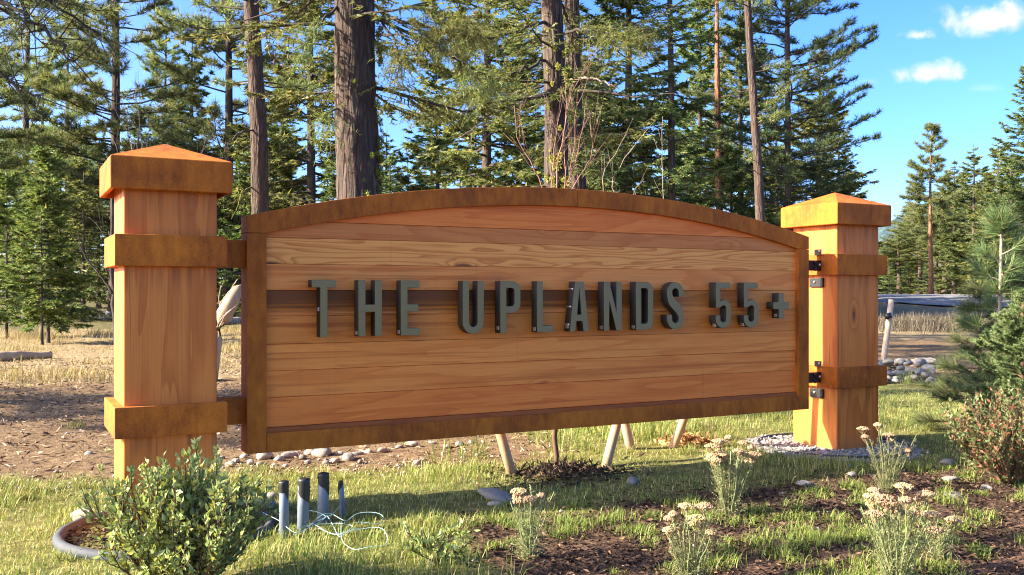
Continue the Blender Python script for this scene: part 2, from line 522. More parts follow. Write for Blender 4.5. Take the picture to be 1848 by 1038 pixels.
MAT = {
    'plank': wood_mat('stained_plank', 'x', (.88, .300, .052), (.74, .200, .026), (.36, .080, .010), 8.0,
                      ((.32, 2, 26), .56, .62, (.50, .112, .010))),
    'plank_figure': wood_mat('flat_sawn_plank', 'x', (.90, .345, .070), (.58, .150, .020), (.40, .105, .016), 17.0, None, .75),
    'plank_heart': wood_mat('heartwood_plank', 'x', (.84, .275, .048), (.58, .150, .020), (.26, .062, .008), 8.0, None, 1.0, (.185, .050, .002)),
    'timber': wood_mat('post_timber', 'z', (.66, .205, .032), (.48, .120, .015), (.22, .050, .006), 6.0, bands=(1.1687, .4143, 1.5045)),
    'corten': corten_mat('rusted_steel'),
    'letter': plain('bronze_letter_metal', (.225, .172, .066), .5, .35, 0.10, .30, 260.0),
    'letter_side': plain('dark_letter_return', (.042, .036, .024), .6, .3, 0.0, .3, 120.0),  # shade on the letters' sides, painted in as a near-black colour
    'steel': plain('dark_bolt_steel', (.050, .045, .042), .38, .5, .7, .3, 90.0),
    'zinc': plain('bright_bolt', (.62, .60, .56), .3, .5, .85, .1, 90.0),
    'pvc': plain('grey_pipe', (.145, .175, .215), .45, .45, 0, .14, 14.0),
    'tape': plain('black_tape', (.018, .018, .017), .42, .5, 0, .3, 60.0),
    'twine': plain('pale_teal_twine', (.34, .52, .47), .7, .3, 0, .15, 40.0),
    'rubber': plain('grey_collar', (.062, .067, .072), .75, .3, 0, .55, 9.0),
    'black_edge': plain('black_edging', (.03, .032, .034), .5, .4, 0, .4, 15.0),
    'stake': wood_mat('peeled_stake', 'z', (.42, .29, .17), (.34, .21, .11), (.18, .10, .05), 4.0),
    'pale_wood': wood_mat('bleached_wood', 'z', (.42, .32, .23), (.33, .23, .155), (.18, .12, .08), 4.0),
    'log': bark_mat('grey_log', (.33, .31, .29), (.12, .10, .085), .8, None, .5),
    'twig': plain('grey_red_twig', (.24, .13, .095), .8, .2, 0, .3, 8.0),
    'twig_pale': plain('pale_twig', (.30, .235, .18), .8, .2, 0, .3, 8.0),
    'stem': plain('shrub_stem', (.13, .075, .045), .8, .2, 0, .3, 12.0),
    'bark_big': bark_mat('furrowed_bark', (.102, .076, .062), (.017, .012, .010), 1.0, (.16, .15, .035)),
    'bark_pine': bark_mat('pine_bark', (.115, .083, .066), (.023, .017, .014), 1.4, (.13, .13, .045)),
    'bark_red': bark_mat('red_pine_bark', (.30, .145, .085), (.09, .045, .028), 1.0),
    'bark_fir': bark_mat('fir_bark', (.115, .088, .072), (.030, .024, .020), 1.3),
    'limb': plain('dark_limb', (.060, .048, .040), .9, .15, 0, .35, 9.0),
    'pine': foliage_mat('pine_needles', (.075, .115, .046), (.250, .280, .110), (.16, (.33, .29, .11)), .45),
    'pine_dark': foliage_mat('dark_pine_needles', (.040, .072, .029), (.135, .180, .066), None, .35),
    'fir': foliage_mat('fir_needles', (.060, .105, .040), (.225, .270, .095), (.12, (.31, .28, .09)), .45),
    'fir_warm': foliage_mat('olive_fir_needles', (.070, .103, .034), (.250, .260, .085), (.14, (.33, .28, .09)), .45),
    'young_fir': foliage_mat('young_fir_needles', (.068, .120, .032), (.195, .250, .072), (.10, (.28, .25, .07)), .4),
    'spruce': foliage_mat('blue_spruce_needles', (.110, .165, .062), (.270, .330, .130), None, .32),
    'young_pine': foliage_mat('young_pine_needles', (.060, .105, .035), (.150, .200, .070), (.16, (.24, .20, .09)), .28),
    'bush': foliage_mat('bush_leaves', (.180, .225, .068), (.430, .470, .185), (.12, (.34, .30, .06)), .30, .45),
    'spirea': foliage_mat('spirea_leaves', (.085, .125, .045), (.21, .24, .095), (.26, (.30, .125, .070)), .3),
    'yarrow': foliage_mat('yarrow_leaves', (.150, .180, .070), (.300, .310, .140), (.15, (.36, .30, .17)), .3),
    'flower': foliage_mat('dried_yarrow_heads', (.36, .235, .115), (.56, .40, .22), None, .15, .9),
    'grass': foliage_mat('lawn_blades', (.105, .160, .028), (.290, .325, .078), (.26, (.48, .40, .17)), .35, .5),
    'tuft': foliage_mat('tuft_blades', (.120, .190, .034), (.295, .350, .082), (.08, (.38, .36, .14)), .35, .5),
    'dry': foliage_mat('dry_grass_blades', (.26, .19, .09), (.50, .385, .20), (.18, (.30, .29, .10)), .3, .7),
    'brush': foliage_mat('grey_brush', (.095, .078, .055), (.225, .180, .125), None, .2, .8),
    'lichen': foliage_mat('yellow_lichen', (.26, .28, .04), (.46, .46, .09), None, .2, .9),
    'moss': foliage_mat('green_moss', (.10, .12, .02), (.22, .22, .05), None, .2, .9),
    'cone': plain('brown_cone', (.17, .085, .055), .8, .2, 0, .3, 40.0),
    'leaflitter': foliage_mat('fallen_leaves', (.20, .075, .035), (.42, .22, .10), None, .2, .8),
}


def chip_mat(name, a, b, c):
    m, t = new_mat(name)
    isl = t.add('ShaderNodeNewGeometry').outputs['Random Per Island']
    col = t.ramp(isl, [(0, a), (.5, b), (1, c)])
    finish(t, col, .9, None, spec=.15)
    return m


MAT['chips'] = chip_mat('bark_chips', (.014, .009, .007), (.045, .026, .018), (.17, .105, .065))
MAT['litter'] = chip_mat('wood_litter', (.08, .048, .028), (.22, .142, .086), (.44, .32, .21))
MAT['gravel'] = chip_mat('grey_gravel', (.10, .092, .082), (.27, .245, .21), (.50, .45, .38))


def stone_mat():
    m, t = new_mat('cobble_stone')
    oi = t.add('ShaderNodeObjectInfo').outputs['Random']
    co = t.add('ShaderNodeTexCoord').outputs['Object']
    n = t.noise(co, 22.0, 6.0, .65)
    c = t.ramp(oi, [(0, (.20, .19, .178)), (.45, (.34, .31, .265)), (.8, (.45, .405, .335)), (1, (.28, .238, .195))])
    c = t.mix(t.smooth(n, .35, .75), t.mix(1.0, c, (.62, .6, .58), 'MULTIPLY'), c)
    finish(t, c, .85, n, .35, .01, .2)
    return m


MAT['stone'] = stone_mat()


def zones(x, y):
    """what covers the ground: weights for bare dirt, dry meadow, mulch bed, gravel pad, forest floor"""
    x, y = np.asarray(x, float), np.asarray(y, float)
    d = np.hypot(x - CAM[0], y - CAM[1])
    wob = (fbm(x * .7, y * .7, 3.0) - .5) * 1.3
    back = y - (1.45 - .40 * x) + wob * .6
    dirt = ss(-.25, .35, back) * (1 - ss(2.0, 3.1, x - .12 * y + wob * .8))
    dirt = np.maximum(dirt, ss(7.5, 9.5, x + wob) * ss(2.0, 3.4, y))
    depth = (x - CAM[0]) * FWD[0] + (y - CAM[1]) * FWD[1]
    dry = ss(7.0, 8.4, y + wob * .9) * (1 - ss(9, 12, x))
    dry = np.maximum(dry, ss(19, 22, depth) * .85)
    forest = ss(22, 27, depth + wob * 2) * (1 - ss(13, 17, x))
    mulch = ss(.0, .35, x - 1.15 + wob * .35) * ss(-.35, -.75, y + .08 * (x - 2) + wob * .35)
    mulch = np.maximum(mulch, .75 * ss(-1.75, -2.1, y + wob * .3))
    gravel = np.maximum(1 - ss(.46, .66, np.hypot(x - 4.50, y - .20) + wob * .14), 0)
    return dirt, dry, mulch, gravel, forest


# ------------------------------------------------------------------ ground, road, far hill
def axis(lo, hi, step, far, grow=1.22):
    a = list(np.arange(lo, hi + 1e-6, step))
    s = step
    while a[-1] < far:
        s *= grow
        a.append(a[-1] + s)
    s = step
    while a[0] > -far:
        s *= grow
        a.insert(0, a[0] - s)
    return np.array(a)


gx, gy = axis(-3.5, 10.5, .085, 3000), axis(-3.2, 11.0, .085, 3000)
X, Y = np.meshgrid(gx, gy)
Z = gz(X, Y)
zd = zones(X, Y)
Z = Z + zd[0] * (vnoise(X * 9, Y * 9, 2.) - .5) * .03 + zd[2] * (vnoise(X * 12, Y * 12, 5.) - .5) * .035
nx_, ny_ = len(gx), len(gy)
idx = np.arange(nx_ * ny_).reshape(ny_, nx_)
Q = np.stack([idx[:-1, :-1], idx[:-1, 1:], idx[1:, 1:], idx[1:, :-1]], -1).reshape(-1, 4)
gme = mesh_np('ground', np.stack([X, Y, Z], -1), Q, True, True)
for nm, arr in zip(('dirt', 'dry', 'mulch', 'gravel', 'forest'), zd):
    at_ = gme.attributes.new(nm, 'FLOAT', 'POINT')
    at_.data.foreach_set('value', arr.ravel().astype(np.float32))


def ground_mat():
    m, t = new_mat('ground_soil')
    co = t.add('ShaderNodeNewGeometry').outputs['Position']
    n1 = t.noise(co, 2.3, 6.0, .62)
    n2 = t.noise(co, 14.0, 6.0, .66)
    n3 = t.noise(co, 70.0, 4.0, .7)
    vo = t.add('ShaderNodeTexVoronoi', {'Vector': co, 'Scale': 34.0}, feature='F1')

    def att(nm):
        a = t.add('ShaderNodeAttribute', attribute_name=nm).outputs['Fac']
        return t.smooth(t.math('ADD', a, t.math('MULTIPLY', t.math('SUBTRACT', n2, .5), .9)), .36, .64)
    lawn = t.ramp(n2, [(.3, (.085, .075, .026)), (.55, (.170, .160, .048)), (.75, (.36, .30, .15))])
    dirt = t.ramp(t.math('ADD', t.math('MULTIPLY', n2, .6), t.math('MULTIPLY', n3, .4)), [(.3, (.066, .040, .021)), (.5, (.170, .110, .058)), (.7, (.335, .238, .138))])
    dry = t.ramp(n2, [(.3, (.13, .088, .048)), (.55, (.29, .215, .115)), (.75, (.44, .35, .20))])
    mul = t.ramp(t.math('ADD', t.math('MULTIPLY', vo.outputs['Distance'], .5), t.math('MULTIPLY', n3, .6)), [(.25, (.020, .012, .009)), (.5, (.060, .036, .024)), (.75, (.17, .10, .065))])
    grv = t.ramp(vo.outputs['Color'], [(.1, (.15, .145, .14)), (.6, (.36, .34, .31)), (.95, (.52, .49, .44))])
    frs = t.ramp(n2, [(.3, (.045, .042, .018)), (.55, (.12, .105, .045)), (.75, (.26, .20, .11))])
    c = t.mix(att('dirt'), lawn, dirt)
    c = t.mix(att('dry'), c, dry)
    c = t.mix(att('forest'), c, frs)
    c = t.mix(att('mulch'), c, mul)
    c = t.mix(att('gravel'), c, grv)
    c = t.mix(t.math('MULTIPLY', t.smooth(n1, .55, .75), .25), c, (.10, .075, .045))
    finish(t, c, .95, t.math('ADD', n2, t.math('MULTIPLY', n3, .6)), .8, .03, .1)
    return m


link('ground', gme, ground_mat(), kind='structure', label='lawn, bare dirt and mulch ground around the sign')

# road
cl = np.array([at(1430, 58), at(1560, 52), at(1680, 47.5), at(1800, 44), at(1960, 40), at(2300, 36)])
tt = np.linspace(0, len(cl) - 1, 80)
cx_ = np.interp(tt, np.arange(len(cl)), cl[:, 0])
cy_ = np.interp(tt, np.arange(len(cl)), cl[:, 1])
cx_ = np.convolve(np.pad(cx_, 8, 'edge'), np.ones(17) / 17, 'valid')
cy_ = np.convolve(np.pad(cy_, 8, 'edge'), np.ones(17) / 17, 'valid')
tg = unit(np.stack([np.gradient(cx_), np.gradient(cy_)], -1))
rows = []
for s in np.linspace(-6.2, 6.2, 9):
    px, py = cx_ - tg[:, 1] * s, cy_ + tg[:, 0] * s
    rows.append(np.stack([px, py, gz(px, py) + .05 + .05 * (1 - (s / 6.2) ** 2)], -1))
rv = np.array(rows)
ri = np.arange(rv.shape[0] * rv.shape[1]).reshape(rv.shape[:2])
rq = np.stack([ri[:-1, :-1], ri[:-1, 1:], ri[1:, 1:], ri[1:, :-1]], -1).reshape(-1, 4)
m_road, t_ = new_mat('worn_asphalt')
co_ = t_.add('ShaderNodeNewGeometry').outputs['Position']
rn = t_.noise(co_, 1.3, 6.0, .6)
rf = t_.noise(co_, 60.0, 3.0, .7)
finish(t_, t_.ramp(t_.math('ADD', t_.math('MULTIPLY', rn, .6), t_.math('MULTIPLY', rf, .4)), [(.3, (.15, .145, .138)), (.7, (.27, .258, .243))]), .85, rf, .3, .01, .2)
link('road', mesh_np('road', rv, rq[:, ::-1], True, True), m_road, kind='structure', label='grey asphalt road curving away past the right post')

# far wooded hill, air haze painted in as a blue-green tint
hu = np.linspace(1380, 2300, 90)
prof = 60 + 45 * ss(1500, 1680, hu) - 30 * ss(1750, 2200, hu) + 8 * (vnoise(hu * .02, 0 * hu) - .5) + 5 * (vnoise(hu * .13, 0 * hu) - .5)
rows = []
for k, (dd, f) in enumerate(((900, 0), (960, .35), (1020, .7), (1090, .93), (1180, 1.0), (1320, .8), (1600, 0))):
    pts = np.array([at(u, dd) for u in hu])
    rows.append(np.stack([pts[:, 0], pts[:, 1], prof * f + .5], -1))
hv = np.array(rows)
hi_ = np.arange(hv.shape[0] * hv.shape[1]).reshape(hv.shape[:2])
hq = np.stack([hi_[:-1, :-1], hi_[:-1, 1:], hi_[1:, 1:], hi_[1:, :-1]], -1).reshape(-1, 4)
m_hill, t_ = new_mat('distant_forest')
co_ = t_.add('ShaderNodeNewGeometry').outputs['Position']
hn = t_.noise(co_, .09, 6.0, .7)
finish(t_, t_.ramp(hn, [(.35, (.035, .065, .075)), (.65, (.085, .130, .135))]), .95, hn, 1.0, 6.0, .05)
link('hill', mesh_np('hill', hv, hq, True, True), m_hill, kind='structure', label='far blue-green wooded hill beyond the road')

# ------------------------------------------------------------------ the sign
W, P0 = .40, .11
XA, XB, Z0, FR = .5604, 4.2325, .2792, .0932
AR, AZ, AX = 7.67, 1.643 - 7.67, 2.396


def arc_z(x, r):
    return AZ + np.sqrt(r * r - (x - AX) ** 2)


sign = empty('entrance_sign', (0, 0, 0), 'arched wooden entrance sign with rusted steel frame between two timber posts', 'sign')
IN = AR - .101
zl = float(arc_z(XA + FR, IN))
zr_ = float(arc_z(XB - FR, IN))
D1 = P0 + .13
xj = 2.425
xs = np.linspace(XA, xj - .001, 40)
xi = np.linspace(xj - .001, XA + FR, 40)
link('frame_arch', prism('frame_arch', [(x, float(arc_z(x, AR))) for x in xs] + [(x, float(arc_z(x, IN))) for x in xi] + [(XA, zl)], P0, D1, .003), MAT['corten'], sign)
xs = np.linspace(xj + .001, XB, 40)
xi = np.linspace(XB - FR, xj + .001, 40)
link('frame_arch', prism('frame_arch', [(x, float(arc_z(x, AR))) for x in xs] + [(XB, zr_)] + [(x, float(arc_z(x, IN))) for x in xi], P0, D1, .003), MAT['corten'], sign)
link('frame_stile', box_mesh('frame_stile', XA, XA + FR, P0, D1, Z0, zl - .0015, .003), MAT['corten'], sign)
link('frame_stile', box_mesh('frame_stile', XB - FR, XB, P0, D1, Z0, zr_ - .0015, .003), MAT['corten'], sign)
link('frame_rail', box_mesh('frame_rail', XA + FR + .001, XB - FR - .001, P0, D1, Z0, Z0 + FR, .003), MAT['corten'], sign)

seams = [.360, .396, .540, .670, .800, .937, 1.064, 1.192, 1.321, 1.404, 1.60]
tint = [(.40, .30, .26), (1.0, .76, .58), (1.03, .92, .80), (1.05, .98, .86), (.88, .80, .62), (1.0, 1.0, 1.0), (1.0, .96, 1.0), (1.05, 1.06, 1.0), (.78, .74, .80), (1.04, .78, .56)]
for k in range(len(seams) - 1):
    za, zb = seams[k] + .0008, seams[k + 1] - .0008
    xx = np.linspace(XA + .03, XB - .03, 120)
    lim = arc_z(xx, AR - .05)
    ok = lim > za + .004
    xx, lim = xx[ok], lim[ok]
    top = np.minimum(zb, lim)
    keep = [0] + [i for i in range(1, len(xx) - 1) if not (top[i - 1] == zb and top[i] == zb and top[i + 1] == zb)] + [len(xx) - 1]
    out = [(float(xx[i]), float(top[i])) for i in keep][::-1]
    out = [(float(xx[0]), za), (float(xx[-1]), za)] + out
    yo = .002 * ((k * 7) % 3 - 1) + (.012 if k == 0 else 0) * -1
    o = link('plank', prism('plank', out, P0 + .03 + yo, P0 + .07, .0012), MAT[{5: 'plank_heart', 7: 'plank_figure'}.get(k, 'plank')], sign)
    o.color = (*tint[k], 1)


xs = np.linspace(XA + .035, XB - .035, 60)
link('backing_board', prism('backing_board', [(XA + .035, Z0 + .03), (XB - .035, Z0 + .03)] + [(float(x), float(arc_z(x, AR - .055))) for x in xs[::-1]], P0 + .0725, P0 + .10), MAT['corten'], sign)  # unseen board, added to stop light showing through the plank seams


# letters
def arcp(cx, cy, r, a0, a1, n=9, sx=1.0):
    return [(cx + r * sx * math.cos(math.radians(a)), cy + r * math.sin(math.radians(a))) for a in np.linspace(a0, a1, n)]


def letter(ch):
    w_, h, s = .124, .282, .037
    if ch == 'T':
        w_ = .122
        return [[(0, h), (0, h - s), (w_ / 2 - s / 2, h - s), (w_ / 2 - s / 2, 0), (w_ / 2 + s / 2, 0), (w_ / 2 + s / 2, h - s), (w_, h - s), (w_, h)]]
    if ch == 'H':
        m = h / 2
        return [[(0, 0), (s, 0), (s, m - s / 2), (w_ - s, m - s / 2), (w_ - s, 0), (w_, 0), (w_, h), (w_ - s, h), (w_ - s, m + s / 2), (s, m + s / 2), (s, h), (0, h)]]
    if ch == 'E':
        w_, m = .104, h / 2
        return [[(0, 0), (w_, 0), (w_, s), (s, s), (s, m - s / 2), (w_ - .008, m - s / 2), (w_ - .008, m + s / 2), (s, m + s / 2), (s, h - s), (w_, h - s), (w_, h), (0, h)]]
    if ch == 'L':
        w_ = .106
        return [[(0, 0), (w_, 0), (w_, s), (s, s), (s, h), (0, h)]]
    if ch == 'U':
        r, q = w_ / 2, w_ / 2 - s
        return [[(0, h), (0, r)] + arcp(r, r, r, 180, 360, 15)[1:-1] + [(w_, r), (w_, h), (w_ - s, h), (w_ - s, r)] + arcp(r, r, q, 360, 180, 11)[1:-1] + [(s, r), (s, h)]]
    if ch == 'P':
        r, q, b = .052, .020, .108
        return [[(0, 0), (s, 0), (s, b)] + arcp(w_ - r, b + r, r, -90, 0) + arcp(w_ - r, h - r, r, 0, 90) + [(0, h)],
                [(s, b + s)] + arcp(w_ - s - q, b + s + q, q, -90, 0, 5) + arcp(w_ - s - q, h - s - q, q, 0, 90, 5) + [(s, h - s)]]
    if ch == 'D':
        r, q = .050, .020
        return [[(0, 0)] + arcp(w_ - r, r, r, -90, 0) + arcp(w_ - r, h - r, r, 0, 90) + [(0, h)],
                [(s, s)] + arcp(w_ - s - q, s + q, q, -90, 0, 5) + arcp(w_ - s - q, h - s - q, q, 0, 90, 5) + [(s, h - s)]]
    if ch == 'A':
        w_, a = .130, .037
        return [[(0, 0), (s * 1.0, 0), (s + .0085, .058), (w_ - s - .0085, .058), (w_ - s, 0), (w_, 0), (w_ - .036, h), (.036, h)],
                [(s + .0135, .095), (w_ - s - .0135, .095), (w_ / 2, .245)]]
    if ch == 'N':
        return [[(0, 0), (s, 0), (s, .175), (w_ - s, 0), (w_, 0), (w_, h), (w_ - s, h), (w_ - s, .107), (s, h), (0, h)]]
    if ch == '+':
        w_, hh, s = .134, .161, .045
        return [[(0, hh / 2 - s / 2), (w_ / 2 - s / 2, hh / 2 - s / 2), (w_ / 2 - s / 2, 0), (w_ / 2 + s / 2, 0), (w_ / 2 + s / 2, hh / 2 - s / 2), (w_, hh / 2 - s / 2),
                 (w_, hh / 2 + s / 2), (w_ / 2 + s / 2, hh / 2 + s / 2), (w_ / 2 + s / 2, hh), (w_ / 2 - s / 2, hh), (w_ / 2 - s / 2, hh / 2 + s / 2), (0, hh / 2 + s / 2)]]
    if ch == '5':
        w_, r, q, s2 = .120, .056, .021, .036
        b = .176
        return [[(0, h), (0, .126), (s2, .126), (s2, .130)] + arcp(w_ - s2 - q, b - s2 - q + .0, q, 110, 0, 6) + arcp(w_ - s2 - q, s2 + q, q, 0, -90, 5) + arcp(s2 + q, s2 + q, q, -90, -180, 5) + [(s2, .078), (0, .078)]
                + arcp(r, r, r, 180, 270) + arcp(w_ - r, r, r, -90, 0) + arcp(w_ - r, b - r, r, 0, 80) + [(s2 + .006, b - .006), (s2, b - .012), (s2, h - s2), (w_ - .006, h - s2), (w_ - .006, h)]]
    if ch == 'S':
        r, q = w_ / 2, w_ / 2 - s
        o = arcp(r, h - r, r, 0, 180, 15)
        left_o = [(0, h - r - .012)]
        o = [(w_, h - .088), (w_, h - r)] + o[1:] + left_o
        o += [(.006, .166), (.020, .142), (w_ - s - .016, .096), (w_ - s - .003, .076), (w_ - s, r)]
        o += arcp(r, r, q, 360, 180, 11)[1:] + [(s, .086), (0, .086)]
        o += arcp(r, r, r, 180, 360, 15)[0:] + [(w_, r + .014), (w_ - .006, .118), (w_ - .022, .143), (s + .016, .186), (s + .003, .206), (s, h - r)]
        o += arcp(r, h - r, q, 180, 0, 11)[1:] + [(w_ - s, h - .088)]
        return [o]


LET = {}
LF, LB = P0 - .055, P0 + .008
for ch in 'THEUPLANDS5+':
    cu = bpy.data.curves.new('letter', 'CURVE')
    cu.dimensions, cu.fill_mode = '2D', 'BOTH'
    cu.extrude = (LB - LF) / 2 - .0015
    cu.bevel_depth, cu.bevel_resolution = .0015, 1
    cu.offset = -.0015
    for ol in letter(ch):
        sp = cu.splines.new('POLY')
        sp.points.add(len(ol) - 1)
        for p, (a, b) in zip(sp.points, ol):
            p.co = (a, b, 0, 1)
        sp.use_cyclic_u = True
    tmp = bpy.data.objects.new('tmp', cu)
    COL.objects.link(tmp)
    dg = bpy.context.evaluated_depsgraph_get()
    me = bpy.data.meshes.new_from_object(tmp.evaluated_get(dg))
    me.name = 'letter'
    bpy.data.objects.remove(tmp)
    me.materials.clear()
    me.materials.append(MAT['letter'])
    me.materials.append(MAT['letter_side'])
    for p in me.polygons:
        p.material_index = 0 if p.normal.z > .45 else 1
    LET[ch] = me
pv, pt = tubes(np.array([[[0, -.05, 0], [0, -.025, 0], [0, 0, 0]]]), np.full((1, 3), .0055), 8)
pin_me = mesh_np('standoff_pin', pv, pt)
pin_me.materials.append(MAT['zinc'])
bk_me = box_mesh('clip', -.006, .006, -.046, -.020, -.010, .010, .002)
bk_me.materials.append(MAT['zinc'])
PINS = {'T': [(.050, .25), (.050, .04), (.050, .15)], 'H': [(.008, .24), (.008, .14), (.008, .03), (.106, .24), (.106, .03)], 'E': [(.008, .25), (.008, .14), (.008, .03)],
        'U': [(.008, .24), (.008, .13), (.106, .24), (.062, .018)], 'P': [(.008, .25), (.008, .14), (.008, .04)], 'L': [(.008, .25), (.008, .14), (.008, .03)],
        'A': [(.034, .24), (.018, .14), (.009, .04), (.11, .04)], 'N': [(.008, .25), (.008, .14), (.008, .03), (.106, .24)], 'D': [(.008, .25), (.008, .14), (.008, .03), (.106, .14)],
        'S': [(.008, .22), (.062, .264), (.062, .018), (.008, .05)], '5': [(.008, .22), (.008, .14), (.018, .03), (.09, .265)], '+': [(.052, .13), (.008, .08), (.052, .03)]}
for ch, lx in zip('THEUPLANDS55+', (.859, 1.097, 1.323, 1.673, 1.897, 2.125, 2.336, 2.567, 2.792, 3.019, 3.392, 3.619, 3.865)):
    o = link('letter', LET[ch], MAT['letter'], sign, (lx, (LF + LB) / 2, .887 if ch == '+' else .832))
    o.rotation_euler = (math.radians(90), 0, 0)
    for (a, b) in PINS[ch]:
        pn = link('standoff_pin', pin_me, None, o, (a, b, -(LB - LF) / 2 + .004))
        pn.rotation_euler = (math.radians(-90), 0, 0)
        pn.location.z = -(LB - LF) / 2 - .046 + .046
    cb = link('clip', bk_me, None, o, (PINS[ch][min(2, len(PINS[ch]) - 1)][0] - .007, PINS[ch][min(2, len(PINS[ch]) - 1)][1] - .012, -(LB - LF) / 2 + .004))
    cb.rotation_euler = (math.radians(-90), 0, 0)

CAPH, CZ0, CZ1 = .0587, 1.5045, 1.6465


def cap_mesh():
    c = CAPH
    bm = bmesh.new()
    lo = [bm.verts.new(p) for p in ((-c, -c, CZ0), (W + c, -c, CZ0), (W + c, W + c, CZ0), (-c, W + c, CZ0))]
    hi = [bm.verts.new((v.co.x, v.co.y, CZ1)) for v in lo]
    ap = bm.verts.new((W / 2, W / 2, 1.747))
    e = .018
    ilo = [bm.verts.new(p) for p in ((-c + e, -c + e, CZ0), (W + c - e, -c + e, CZ0), (W + c - e, W + c - e, CZ0), (-c + e, W + c - e, CZ0))]
    ihi = [bm.verts.new((v.co.x, v.co.y, CZ0 + .05)) for v in ilo]
    for i in range(4):
        j = (i + 1) % 4
        bm.faces.new((lo[i], lo[j], hi[j], hi[i]))
        bm.faces.new((hi[i], hi[j], ap))
        bm.faces.new((lo[j], lo[i], ilo[i], ilo[j]))
        bm.faces.new((ilo[j], ilo[i], ihi[i], ihi[j]))
    bm.faces.new(ihi)
    bmesh.ops.recalc_face_normals(bm, faces=bm.faces)
    es = [x for x in bm.edges if all(v in lo + hi for v in x.verts)]
    bmesh.ops.bevel(bm, geom=es, offset=.006, segments=3, profile=.5, affect='EDGES')
    return bm_mesh('cap', bm)


post_me = box_mesh('post', 0, W, 0, W, -.35, 1.545, .009, 3)
cap_me = cap_mesh()
b_ = .0394
band_hi = box_mesh('band', -b_, W + b_, -b_, W + b_, 1.1687, 1.3085, .004)
band_lo = box_mesh('band', -b_, W + b_, -b_, W + b_, .4143, .5513, .004)
for px, py, lb, sg in ((0, 0, 'near left square timber post with rusted steel cap and bands', 1), (4.429, .054, 'far right square timber post with knots and hinges', 2)):
    po = link('post', post_me, MAT['timber'], sign, (px, py, 0))
    po['label'] = lb
    po.color = (1, 1, 1, 1) if sg == 1 else (1.02, 1.0, .95, 1)
    link('cap', cap_me, MAT['corten'], po)
    link('band', band_hi, MAT['corten'], po)
    link('band', band_lo, MAT['corten'], po)
for z0, z1 in ((1.1687 + .004, 1.3085 - .004), (.4143 + .004, .5513 - .004)):
    link('bracket_bar', box_mesh('bracket_bar', W + b_ - .004, XA + .004, .155, .245, z0, z1, .003), MAT['corten'], sign)
# hinges on the right post
hp = box_mesh('hinge', 4.429 - .016, 4.429 - .001, .165, .285, 0, .062, .003)
hp.materials.append(MAT['steel'])
arm_me = box_mesh('hinge_arm', XB - .004, 4.390, .155, .190, .005, .075, .004)
arm_me.materials.append(MAT['steel'])


def dome(name, r, seg=10):
    bm = bmesh.new()
    bmesh.ops.create_uvsphere(bm, u_segments=seg, v_segments=6, radius=r)
    return bm_mesh(name, bm, True)


bolt_me = dome('bolt', .0135)
bolt_me.materials.append(MAT['steel'])
bolt2_me = dome('bolt', .009)
bolt2_me.materials.append(MAT['zinc'])
for zz in (.335, 1.088):
    h_ = link('hinge', hp, None, sign, (0, 0, zz))
    link('hinge_arm', arm_me, None, h_, (0, 0, .105))
    link('bolt', bolt2_me, None, h_, (4.429 - .018, .235, .035))
    link('bolt', bolt_me, None, h_, (4.330, .150, .120))
    link('bolt', bolt_me, None, h_, (4.330, .150, .165))
    link('bolt', bolt2_me, None, h_, (4.372, .150, .150))
    link('flange', box_mesh('flange', 4.372, 4.380, .14, .20, .215, .255, .002), MAT['steel'], h_)
    link('bolt', bolt2_me, None, h_, (4.368, .150, .240))

# ------------------------------------------------------------------ conifers
def trunk_mesh(name, h, r0, sides=14, rings=40, lean=(0, 0), bark=0.0, seed=0, taper=.85, flare=.35, wob=.06):
    z = np.concatenate([[-.3], np.linspace(0, 1, rings) ** 1.15 * h])
    th = np.arange(sides) * 2 * math.pi / sides
    r = r0 * (np.clip(1 - z / h, 0, 1) ** taper * .98 + .02) * (1 + flare * np.exp(-np.clip(z, 0, None) / (r0 * 1.6)))
    cx = lean[0] * z + wob * (vnoise(z * .25 + seed, 0 * z) - .5) * np.clip(z / 4, 0, 1) * 2
    cy2 = lean[1] * z + wob * (vnoise(z * .25 + seed + 50, 0 * z) - .5) * np.clip(z / 4, 0, 1) * 2
    ZZ, TH = np.meshgrid(z, th, indexing='ij')
    RR = np.repeat(r[:, None], sides, 1)
    if bark:
        n = np.abs(vnoise(np.cos(TH) * r0 * 26 + seed, np.sin(TH) * r0 * 26, ZZ * 3.4 + vnoise(TH * 3, ZZ * 2) * 2) - .5) * 2
        n2 = vnoise(np.cos(TH) * r0 * 60 + seed, np.sin(TH) * r0 * 60, ZZ * 11)
        RR = RR * (1 - bark * (1 - ss(0, .45, n)) + bark * .45 * (n2 - .5))
    V = np.stack([cx[:, None] + RR * np.cos(TH), cy2[:, None] + RR * np.sin(TH), ZZ], -1)
    K = len(z)
    idx = np.arange(K * sides).reshape(K, sides)
    nx = np.roll(idx, -1, 1)
    q = np.stack([idx[:-1], nx[:-1], nx[1:], idx[1:]], -1).reshape(-1, 4)
    return mesh_np(name, V, q, True, True), (lambda zz: (np.interp(zz, z, cx), np.interp(zz, z, cy2), np.interp(zz, z, r)))


